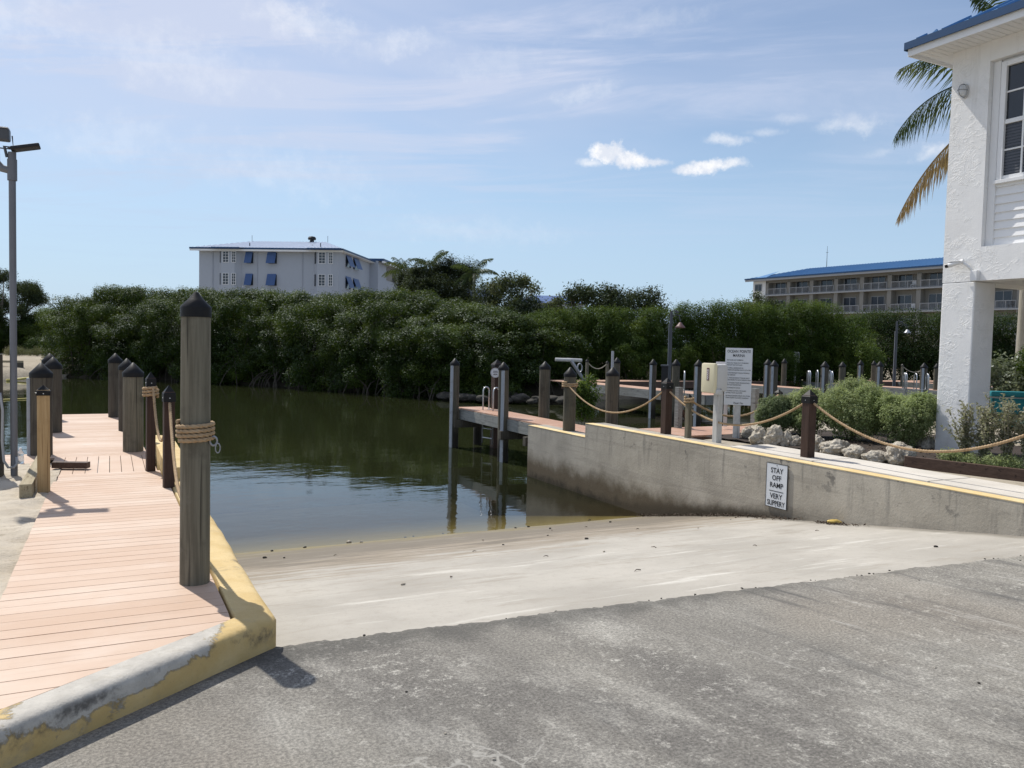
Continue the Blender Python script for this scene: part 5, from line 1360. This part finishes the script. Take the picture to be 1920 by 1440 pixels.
for fl_, zs in enumerate((10.72, 7.70, 4.7)):
    mb = MB(); mb.box(L0-.25, LT, -.25, -.004, zs-.2, zs); mb.build('slab_edge', 'railwhite', bx)
    mb = MB()
    for k in range(NB): mb.box(L0+k*BW+.302, L0+(k+1)*BW-.302, -.0, 1.098, zs-.2, zs-.01)
    mb.build('balcony_floor', 'taupe', bx)
    for k in range(NB):
        xa, xb = L0+k*BW+.32, L0+(k+1)*BW-.32
        mb = MB(); mb.box(xa, xb, -.12, -.06, zs+.88, zs+.95); mb.box(xa, xb, -.11, -.07, zs+.08, zs+.12)
        n = 24
        for i in range(n+1): xx = xa+(xb-xa)*i/n; w_ = .04 if i % 8 == 0 else .012; mb.box(xx-w_, xx+w_, -.105, -.075, zs, zs+.88)
        mb.build('railing', 'railwhite', bx)
        o_ = .35 if k % 2 else .55
        mb = MB(); za, zb = zs, zs+2.12 if fl_ else zs+1.95
        x0, x1 = xa+o_, xa+o_+1.9
        for a in ((x0-.07, x0, za, zb), (x1, x1+.07, za, zb), (x0-.07, x1+.07, zb+.001, zb+.08), ((x0+x1)/2-.04, (x0+x1)/2+.04, za, zb)): mb.box(a[0], a[1], 1.03, 1.097, a[2], a[3])
        dr = mb.build('sliding_door', 'railwhite', bx)
        mb = MB(); mb.box(x0+.001, x1-.001, 1.06, 1.09, za, zb-.001); mb.build('pane', 'glass2', dr)
        if k in (1, 2, 4, 5, 8) and fl_ < 2:
            xx = xa+2.7
            mb = MB(); mb.box(xx-.25, xx+.25, .3, .8, zs+.38, zs+.45); mb.box(xx-.25, xx+.25, .78, .84, zs+.4, zs+.95)
            for sx in (-.22, .22):
                for sy in (.33, .77): mb.cyl((xx+sx, sy, zs), (xx+sx, sy, zs+.4), .025, None, 6)
            ch_ = mb.build('balcony_chair', 'white' if k == 5 else 'black_metal', None, False)
            ch_.matrix_world = Matrix.Translation(bx.location) @ Matrix.Rotation(bx.rotation_euler.z, 4, 'Z')
            tag(ch_, ('white' if k == 5 else 'dark')+' chair on the '+['first', 'second', 'third', 'fourth', 'fifth', 'sixth', 'seventh', 'eighth', 'ninth'][k]+' balcony from the left, '+('top' if fl_ == 0 else 'lower')+' floor of the taupe block', 'chair', 'balcony chairs of the taupe block')
for z0 in (11.35, 8.3):
    mb = MB(); mb.box(.55, 2.0, -.08, -.021, z0, z0+1.15); o = mb.build('window', 'railwhite', bx)
    mb = MB(); mb.box(.65, 1.24, -.1, -.081, z0+.1, z0+1.05); mb.box(1.31, 1.9, -.1, -.081, z0+.1, z0+1.05); mb.build('pane', 'glass2', o)
mb = MB(); er = 13.35; RH = 1.75
mb.add([(-.75, -.9, er), (LT, -.9, er), (LT, 13, er), (-.75, 13, er), (6.0, 6, er+RH), (LT, 6, er+RH)], [(0, 1, 5, 4), (1, 2, 5), (2, 3, 4, 5), (3, 0, 4), (3, 2, 1, 0)])
for k in range(100):
    x = -.4+k*.48
    if x < LT-.1:
        d = min(1, (x+.75)/6.75); mb.beam((x, -.9, er+.03), (x, -.9+6.9*d, er+.03+RH*d), .05, .05)
mb.add([(.9, -.92, er+.02), (3.4, -.92, er+.02), (2.6, 3.2, er+1.36)], [(0, 1, 2)])
rr_ = mb.build('roof', 'blue_roof', bx)
mb = MB(); mb.box(-.8, LT, -.98, -.902, er-.16, er+.05); mb.box(-.83, -.752, -.9, 13, er-.16, er+.05); mb.build('roof_edge', 'blue_fascia', rr_)
mb = MB(); mb.box(-.7, LT, -.9, 1.5, er-.19, er-.12); mb.box(-.72, LT, -.9, -.80, er-.45, er-.19); mb.build('soffit', 'railwhite', rr_)
mb = MB(); mb.cyl((9.2, 6, er+RH), (9.2, 6, er+RH+3.2), .05, .02, 6); mb.box(9.0, 9.4, 5.98, 6.02, er+RH+2.2, er+RH+2.25); mb.build('antenna', 'lampgrey', rr_)

# ------------------------------------------------------------------ mangroves and hedges
def tree_proto(name, seed, rad, h, nspr, k, L, Wd, mat, nclump, low=.12, cr=(.16, .3), trunks=5, spread=.13, up=.5, flat=.8, shell=.55, jit=.7, bark='bark', core=True):
    """unit-ish tree returned as (mesh foliage, mesh trunk) built once and shared"""
    rng = np.random.default_rng(seed)
    cl = []
    for i in range(nclump):
        a = rng.random()*6.28; q = math.sqrt(rng.random()); zz_ = low+(1-low)*rng.random()
        prof = math.sqrt(max(.0, 1-((zz_-.45)/.62)**2))
        r_ = rad*(cr[0]+(cr[1]-cr[0])*rng.random())
        cl.append((math.cos(a)*q*rad*prof*.85, math.sin(a)*q*rad*prof*.85, min(zz_*h, h-r_*flat*.8), r_, r_, r_*flat))
    if core: cl.append((0, 0, h*.45, rad*.62, rad*.62, h*.36))
    fo = crown('foliage', cl, nspr, k, L, Wd, seed, mat, None, spread=spread, up=up, shell=shell, jit=jit)
    mb = MB(); rg = random.Random(seed)
    for i in range(trunks):
        a = rg.random()*6.28; c = cl[rg.randrange(nclump)]
        b = Vector((math.cos(a)*rad*.35, math.sin(a)*rad*.35, -.6)); e = Vector((c[0], c[1], c[2])); m_ = b.lerp(e, .5)+Vector((rg.uniform(-.3, .3), rg.uniform(-.3, .3), .2))
        mb.tube([b, b.lerp(m_, .5)+Vector((rg.uniform(-.1, .1), 0, 0)), m_, e], [.09, .075, .055, .02], 6)
    if trunks > 8:
        for i in range(22):
            a = rg.random()*6.28; q = rad*rg.uniform(.35, .95); h0 = rg.uniform(.7, 1.9); b = a+rg.uniform(-.4, .4)
            s0 = Vector((math.cos(b)*q*.45, math.sin(b)*q*.45, h0)); e = Vector((math.cos(a)*q, math.sin(a)*q, -.6)); m_ = s0.lerp(e, .55)+Vector((math.cos(a)*.15, math.sin(a)*.15, .35))
            mb.tube([s0, s0.lerp(m_, .6)+Vector((0, 0, .15)), m_, e], [.045, .04, .035, .03], 5)
    tr_ = mb.build('trunk', 'bark_dark', None)
    return fo, tr_
protos = {}
used = {}
def plant_tree(key, name, label, cat, loc, rz, sc_, group=None):
    t_ = thing(name, label, cat, loc, rz, group); t_.scale = sc_
    for o in protos[key]:
        if used.get((key, o.name)): c = o.copy(); C.objects.link(c)
        else: c = o; used[(key, o.name)] = True
        c.parent = t_
    return t_
for i in range(4): protos['m%d' % i] = tree_proto('mangrove', 100+i, 4.0, 6.2, 11500, 5, .15, .062, 'mangrove', 64, low=.05, cr=(.10, .24), trunks=12, spread=.10, up=.8, shell=.38, jit=.48)
gm = 'mangroves crowding the far bank of the canal'
rg = random.Random(21)
def hor(x): return 648+(x-960)*.0232
def by_px(px, D_, top, zb=-.9):
    b_ = atd(px, top, D_); return (b_.x, b_.y, zb), (b_.z-zb)
mang = [(150, 61, 557, 'mangrove at the left end of the bank, its rounded end standing over the open water'), (215, 60, 536, 'tall mangrove at the left, its ragged top against the sky'),
        (285, 59, 541, None), (350, 58, 541, None), (420, 57.5, 542, None), (485, 57, 543, None), (545, 55.5, 548, None), (600, 54, 556, None), (655, 52.5, 548, None),
        (705, 51, 543, None), (755, 49.5, 545, None), (800, 48, 556, None), (845, 47, 568, None), (890, 46, 578, None), (935, 45, 588, None), (980, 44.5, 594, None)]
for q, (px, D_, top, la) in enumerate(mang):
    loc, h_ = by_px(px, D_, top)
    s_ = h_/6.3
    plant_tree('m%d' % (q % 4), 'mangrove_tree', la or 'dense mangrove in the unbroken row overhanging the dark canal water', 'mangrove', loc, rg.random()*6.28, (.92*rg.uniform(.9, 1.1), .92*rg.uniform(.9, 1.1), s_), gm)
for q, (px, D_, hh) in enumerate([(172, 58, 5.0), (245, 57, 4.3), (318, 56, 5.3), (392, 54.5, 4.6), (455, 53.5, 5.4), (535, 52, 4.4), (598, 50.3, 5.2), (668, 48.6, 4.5), (722, 47.2, 5.2), (795, 45.6, 4.2), (850, 44.6, 3.9), (915, 44, 3.6)]):
    p = gnd(px, D_-1.6, -1.2)
    plant_tree('m%d' % ((q+2) % 4), 'mangrove_tree', 'lower mangrove whose leaves hang down to the canal surface', 'mangrove', tuple(p), rg.random()*6.28, (.8, .66, hh/6.2), gm)
# second row behind, seen above the first
for q, (px, D_, top) in enumerate([(250, 66, 540), (380, 65, 543), (510, 64, 546), (640, 60, 552), (740, 57, 546), (830, 54, 560), (910, 52, 575)]):
    loc, h_ = by_px(px, D_, top); plant_tree('m%d' % (q % 4), 'mangrove_tree', 'mangrove of the rear row, only its top showing over the front row', 'mangrove', loc, rg.random()*6.28, (1, 1, h_/6.3), gm)
# right-hand hedge
for i in range(3): protos['h%d' % i] = tree_proto('hedge', 200+i, 2.6, 5.0, 7000, 5, .14, .046, 'hedge', 38, low=.06, cr=(.15, .31), trunks=6, spread=.11, up=1.1, flat=1.2, shell=.42, jit=.5)
gh = 'tall hedge trees behind the far dock'
hed = [(1010, 46, 588), (1060, 46.5, 580), (1108, 47, 576), (1155, 47, 580), (1200, 47, 577), (1245, 47.5, 580), (1290, 47.5, 571), (1335, 48, 567), (1378, 48, 566), (1422, 48.5, 573), (1465, 48.5, 568), (1508, 49, 566), (1548, 49, 570), (1572, 50, 590)]
for q, (px, D_, top) in enumerate(hed):
    loc, h_ = by_px(px, D_, top, -.4)
    plant_tree('h%d' % (q % 3), 'hedge_tree', 'right end tree of the tall hedge where it steps down' if q == 13 else 'leafy tree in the tall continuous hedge behind the far dock', 'hedge tree', loc, rg.random()*6.28, (.95, .95, h_/5.1), gh)
for q, (px, D_, hh) in enumerate([(1030, 44.5, 2.2), (1085, 45.5, 2.0), (1180, 45.5, 2.6), (1270, 46, 2.4), (1350, 46.5, 2.6), (1440, 47, 2.2), (1530, 47.5, 2.0)]):
    p = gnd(px, D_, -.3); plant_tree('h%d' % ((q+1) % 3), 'hedge_tree', 'low leafy bush filling the shaded foot of the tall hedge', 'bush', tuple(p), rg.random()*6.28, (.7, .7, hh/5), 'bushes at the foot of the tall hedge')
protos['d0'] = tree_proto('dark', 300, 2.7, 5.0, 3600, 5, .17, .06, 'hedge_dark', 30, low=.05, cr=(.2, .36), trunks=6, spread=.14, up=.9, flat=1.1)
gdk = 'dark clipped hedge trees at the right'
for q, (px, D_, top) in enumerate([(1610, 60, 588), (1660, 60, 584), (1710, 60, 583), (1760, 60, 583), (1810, 60, 585), (1860, 60, 588), (1905, 59, 590), (1950, 59, 592), (2000, 59, 594), (2060, 58, 596)]):
    loc, h_ = by_px(px, D_, top, -.3); plant_tree('d0', 'hedge_tree', 'dark clipped tree in the shaded hedge behind the grey lamp post and white pillar', 'hedge tree', loc, q*1.7, (1.05, 1.05, h_/5.05), gdk)
rng = np.random.default_rng(9)
p = gnd(1608, 47, -.3)
bush('round_bush', 'light green rounded bush below the step in the tall hedge', 'bush', rnd_clumps(rng, 16, 0, 0, 1.4, 1.2, 1.0, 1.0, .45, .7, .9), tuple(p), 2200, 5, .13, .045, 60, 'bright', None, spread=.1, up=.9, shell=.5)
p = gnd(1095, 23.5, -1.1)
bush('young_mangrove', 'young bright mangrove growing by the davit arm at the dock', 'mangrove', rnd_clumps(rng, 12, 0, 0, 1.35, .42, .4, .5, .16, .28, .9), tuple(p), 700, 6, .10, .045, 61, 'bright', None, spread=.07, up=.5, shell=.6)
for q, (px, D_, hh, la) in enumerate([(60, 80, 3.6, 'low shrub on the far left bank behind the lamp pole'), (95, 84, 4.6, 'shrub on the far left bank next to the mangroves'), (118, 76, 4.4, 'shrub between the left bank and the first mangrove'), (20, 78, 3.2, 'low shrub at the left picture edge behind the timber rail'), (-40, 76, 4.5, 'shrub left of the picture edge on the far bank')]):
    p = gnd(px, D_, -.3); plant_tree('h%d' % (q % 3), 'shrub', la, 'shrub', tuple(p), q*2.1, (1.1, 1.1, hh/5), 'shrubs on the far left bank')
for q in range(9):
    p = gnd([44, 58, 72, 86, 100, 112, 30, 18, 66][q], [72, 74, 71, 73, 70, 69, 70, 72, 77][q], -.25)
    bush('scrub_tuft', 'dry scrubby tuft on the sandy far left bank', 'plant', rnd_clumps(rng, 5, 0, 0, .35, .9, .5, .25, .25, .4, .7), tuple(p), 260, 5, .13, .03, 70+q, 'scrub', 'dry tufts on the far left bank', spread=.1, up=1.0, shell=.7)
for q in range(26):
    px = [30, 40, 52, 62, 70, 80, 20, 12, 46, 118, 126, 840, 862, 884, 906, 930, 955, 978, 1000, 1022, 1042, 870, 915, 960, 1010, 1060][q]
    rg2 = random.Random(q)
    if q < 11: p = gnd(px, 54.5+rg2.uniform(-1, 2.2), WL+.05)
    else: p = gnd(px, 40.0-(px-840)*.012+rg2.uniform(-.6, 2.4), WL+rg2.uniform(0, .35))
    s_ = rg2.uniform(.16, .42)
    rock('pale flat rock at the water edge of the far left bank' if q < 11 else 'dark shore rock on the bank behind the near dock', p.x, p.y, p.z, s_*1.3, s_, s_*.55, q+20, 'rock' if q < 11 else 'rockd', 'shore rocks of the far left bank' if q < 11 else 'shore rocks behind the near dock', sub=3)
# ------------------------------------------------------------------ background trees
def simple_tree(name, label, cat, px, D_, top, wid, key_mat, seed, nspr, L, Wd, ncl, low, cr, flat, up, group=None, trunk=.2, ragged=.8, bark='bark', shell=.6):
    loc, h_ = by_px(px, D_, top, -.3); t_ = thing(name, label, cat, loc, 0, group); rng = np.random.default_rng(seed); cl = []
    for i in range(ncl):
        a = rng.random()*6.28; q = math.sqrt(rng.random()); zz_ = low+(1-low)*rng.random(); prof = math.sqrt(max(.08, 1-((zz_-(low+1)/2)/(1-low)*1.75)**2))
        r_ = wid*(cr[0]+(cr[1]-cr[0])*rng.random())
        if flat > 3 and i < ncl*.4: zz_ = 1.5-.6*rng.random()**2*q; prof = .75
        cl.append((math.cos(a)*q*wid*prof*ragged, math.sin(a)*q*wid*prof*ragged, min(zz_*h_, h_-r_*flat*.85), r_, r_, r_*flat))
    crown('crown', cl, nspr, 5, L, Wd, seed, key_mat, t_, spread=L*.8, up=up, shell=shell)
    mb = MB(); rgx = random.Random(seed)
    top_ = Vector((0, 0, h_*.62)); mb.tube([(0, 0, -.3), (.1*trunk, .05, h_*.3), top_], [trunk, trunk*.8, trunk*.45], 8)
    for i in range(9):
        c = cl[rgx.randrange(ncl)]; s0 = Vector((0, 0, h_*(.22+.35*rgx.random()))); e = Vector(c[:3]); mb.tube([s0, s0.lerp(e, .5)+Vector((0, 0, .15)), e], [trunk*.45, trunk*.3, trunk*.1], 6)
    mb.build('trunk', bark, t_); return t_
gc = 'dark upright conifers behind the mangroves'
for q, (px, D_, top, wd, la) in enumerate([(768, 82, 508, 1.6, 'dark conifer at the left of the clump beside the apartment block'), (792, 80, 497, 1.7, 'dark upright conifer second from the left of the clump'), (815, 82, 500, 1.6, 'dark conifer in the middle of the clump'), (841, 80, 484, 1.5, 'tallest dark conifer of the clump'), (862, 81, 490, 1.6, 'dark conifer right of the tallest one'), (876, 82, 506, 1.0, 'slim dark conifer at the right of the clump beside the palm'),
                                           (826, 78, 520, 2.0, 'lower dark conifer in front of the clump'), (780, 78, 525, 2.0, 'lower dark conifer in front at the left of the clump'), (868, 77, 530, 2.0, 'lower dark conifer in front at the right of the clump')]):
    simple_tree('conifer_tree', la, 'tree', px, D_, top, wd*1.2, 'conifer', 400+q, 2800, .26, .08, 34, .2, (.11, .22), 4.2, 2.6, gc, .2, .95, shell=.9)
simple_tree('flowering_tree', 'open crowned olive coloured tree standing right of the conifers', 'tree', 968, 62, 521, 2.2, 'olive', 420, 1500, .24, .1, 20, .45, (.2, .36), .8, .6, None, .18, .95)
simple_tree('background_tree', 'dark tree between the conifers and the open crowned tree', 'tree', 925, 66, 532, 2.2, 'conifer', 421, 1500, .25, .09, 22, .3, (.2, .4), 1.2, .8)
simple_tree('background_tree', 'dark bushy tree under the open crowned tree', 'tree', 990, 60, 556, 1.8, 'conifer', 427, 1300, .24, .09, 22, .25, (.2, .4), 1.1, .8)
for q, (px, D_, top, wd, la) in enumerate([(1085, 78, 536, 2.2, 'left low domed tree showing over the hedge in the centre'), (1118, 80, 531, 2.8, 'broad dark domed tree showing over the hedge in the centre'), (1150, 80, 540, 2.0, 'domed tree right of the broad one over the hedge'), (1188, 82, 546, 2.4, 'dark tree over the hedge left of the flat one'), (1222, 84, 541, 2.6, 'flat topped dark tree over the hedge, right one of the group'), (1045, 74, 556, 1.3, 'small pale tree in front of the far blue roof'), (1408, 90, 549, 1.8, 'pale tree at the left end of the balcony block'), (1440, 70, 566, 1.6, 'bush below the left end of the balcony block')]):
    simple_tree('background_tree', la, 'tree', px, D_, top, wd, 'olive' if q in (5, 6) else 'conifer', 430+q, 1300, .3, .12, 22, .3, (.22, .42), .85, .7, 'trees over the hedge')
# feathery pine at left edge
for q, (px, D_, top, wd, la) in enumerate([(2, 78, 508, 3.0, 'feathery pine at the left picture edge behind the lamp pole'), (42, 80, 530, 2.2, 'smaller feathery pine right of the lamp pole'), (-45, 78, 500, 3.2, 'tall feathery pine just outside the left picture edge')]):
    simple_tree('pine_tree', la, 'tree', px, D_, top, wd, 'conifer', 450+q, 4200, .26, .05, 40, .08, (.14, .28), .9, .4, 'feathery pines at the left', .22, 1.0, 'bark', .9)
for q, px in enumerate([72, 104, 90]):
    loc, h_ = by_px(px, 92, [592, 578, 586][q], -.3); plant_tree('h%d' % q, 'background_tree', ['small tree left end of the low gap at the left', 'tree in the low gap left of the mangroves', 'middle tree of the low gap left of the mangroves'][q], 'tree', loc, q, (1.3, 1.3, h_/5.1), 'trees in the gap at the left')

# ------------------------------------------------------------------ palms
def frond(parent, org, az_, el, length, droop, mat, seed, nl=46, ll=.55, wl=.03, twist=0.0, hang=.5, name='frond'):
    rgx = np.random.default_rng(seed); d = Vector((math.cos(az_)*math.cos(el), math.sin(az_)*math.cos(el), math.sin(el)))
    P = []; p = Vector(org); step = length/24
    for i in range(25):
        P.append(p.copy()); d = (d+Vector((0, 0, -droop/24*(.4+1.2*i/24)))).normalized(); p = p+d*step
    mb = MB(); mb.tube(P, [.028*length/3.5*(1-.85*i/24) for i in range(25)], 5)
    side0 = Vector((-math.sin(az_), math.cos(az_), 0))
    for i in range(nl):
        q = .12+.87*i/(nl-1); f = q*24; i0 = min(int(f), 23); c = P[i0].lerp(P[i0+1], f-i0); tg = (P[i0+1]-P[i0]).normalized()
        upv = side0.cross(tg).normalized()
        if upv.z < 0: upv = -upv
        l = ll*(math.sin(PI*min(1, q*.9+.1))**.6)*(.85+.3*rgx.random())+.06
        for s_ in (-1, 1):
            if rgx.random() < .05: continue
            hg_ = hang*(.8+.4*rgx.random())
            sd_ = (side0*s_*(1.05-hg_*.75)+upv*(.35-hg_*.35)+tg*(.5+.2*rgx.random())+Vector((0, 0, -.85*hg_))).normalized()
            a = c; b = c+sd_*l*.5; e = b+(sd_+Vector((rgx.normal()*.1, rgx.normal()*.1, -1.0*hg_-.1))).normalized()*l*.5
            wv_ = tg*wl*.5
            mb.add([a-wv_*.6, a+wv_*.6, b+wv_, b-wv_, e], [(0, 1, 2, 3), (3, 2, 4)])
    return mb.build(name, mat, parent)
pl_ = atd(1945, 165, 19.0)
pt = thing('coconut_palm', 'coconut palm behind the white house, one dead brown frond below its green ones', 'palm', (pl_.x, pl_.y, .1))
H_ = pl_.z-.1
mb = MB(); mb.tube([(.3, .2, -.1), (.15, .1, H_*.3), (0, 0, H_*.7), (0, 0, H_)], [.17, .14, .12, .10], 12); mb.build('trunk', 'bark_pale', pt, True)
def fr_to(tip_px, tip_dep_off, start_el, droop, mat, seed, hang, ll, wl=.035):
    tp = atd(tip_px[0], tip_px[1], 19.0+tip_dep_off); v = tp-pl_; hd = math.hypot(v.x, v.y)
    az_ = math.atan2(v.y, v.x); best = None
    for el_ in fr_(-1.0, 1.35, 95):
        for L_ in fr_(hd*.9, hd*1.9, 40):
            d = Vector((math.cos(el_), 0, math.sin(el_))); p = Vector((0, 0, 0))
            for i in range(25):
                d = (d+Vector((0, 0, -droop/24*(.4+1.2*i/24)))).normalized(); p = p+d*(L_/24)
            er_ = (p.x-hd)**2+(p.z-v.z)**2
            if best is None or er_ < best[0]: best = (er_, el_, L_)
    frond(pt, (0, 0, H_), az_, best[1], best[2], droop, mat, seed, 84, ll, wl, 0, hang)
fr_to((1672, 140), -.3, .6, 1.1, 'palm', 1, .6, 1.0)
fr_to((1673, 268), -.5, .5, 1.5, 'palm', 2, .95, 1.15)
fr_to((1677, 428), -.4, .1, 1.15, 'palm_dead', 3, 1.05, 1.0, .055)
fr_to((1808, -12), .8, .9, 1.3, 'palm', 4, .7, .7)
fr_to((1850, -80), -.8, 1.0, 1.2, 'palm', 5, .6, .7)
for q in range(9): frond(pt, (0, 0, H_), -1.5+q*.36, [.9, .4, .1, .7][q % 4], 3.0, 1.4, 'palm', 10+q, 40, .65, .04, 0, .7)
gpm = 'distant coconut palms among the dark conifers'
for q, (px, py, D_, la) in enumerate([(806, 499, 82, 'distant palm head rising over the left part of the conifer clump'), (889, 513, 77, 'distant palm at the right of the conifer clump, fronds drooping clear of it'), (757, 508, 86, 'distant palm at the left of the conifer clump beside the apartment block')]):
    b_ = atd(px, py, D_); t_ = thing('coconut_palm', la, 'palm', (b_.x, b_.y, -.3), 0, gpm)
    hh = b_.z+.3
    mb = MB(); mb.tube([(.3, 0, 0), (.1, 0, hh*.5), (0, 0, hh)], [.2, .16, .13], 8); mb.build('trunk', 'bark_pale', t_)
    for k in range(15):
        frond(t_, (0, 0, hh), k*2.4+q, [1.1, .8, .55, .3, .0][k % 5], 2.6, 1.5, 'palm', 500+q*20+k, 26, .7, .07, 0, .7)
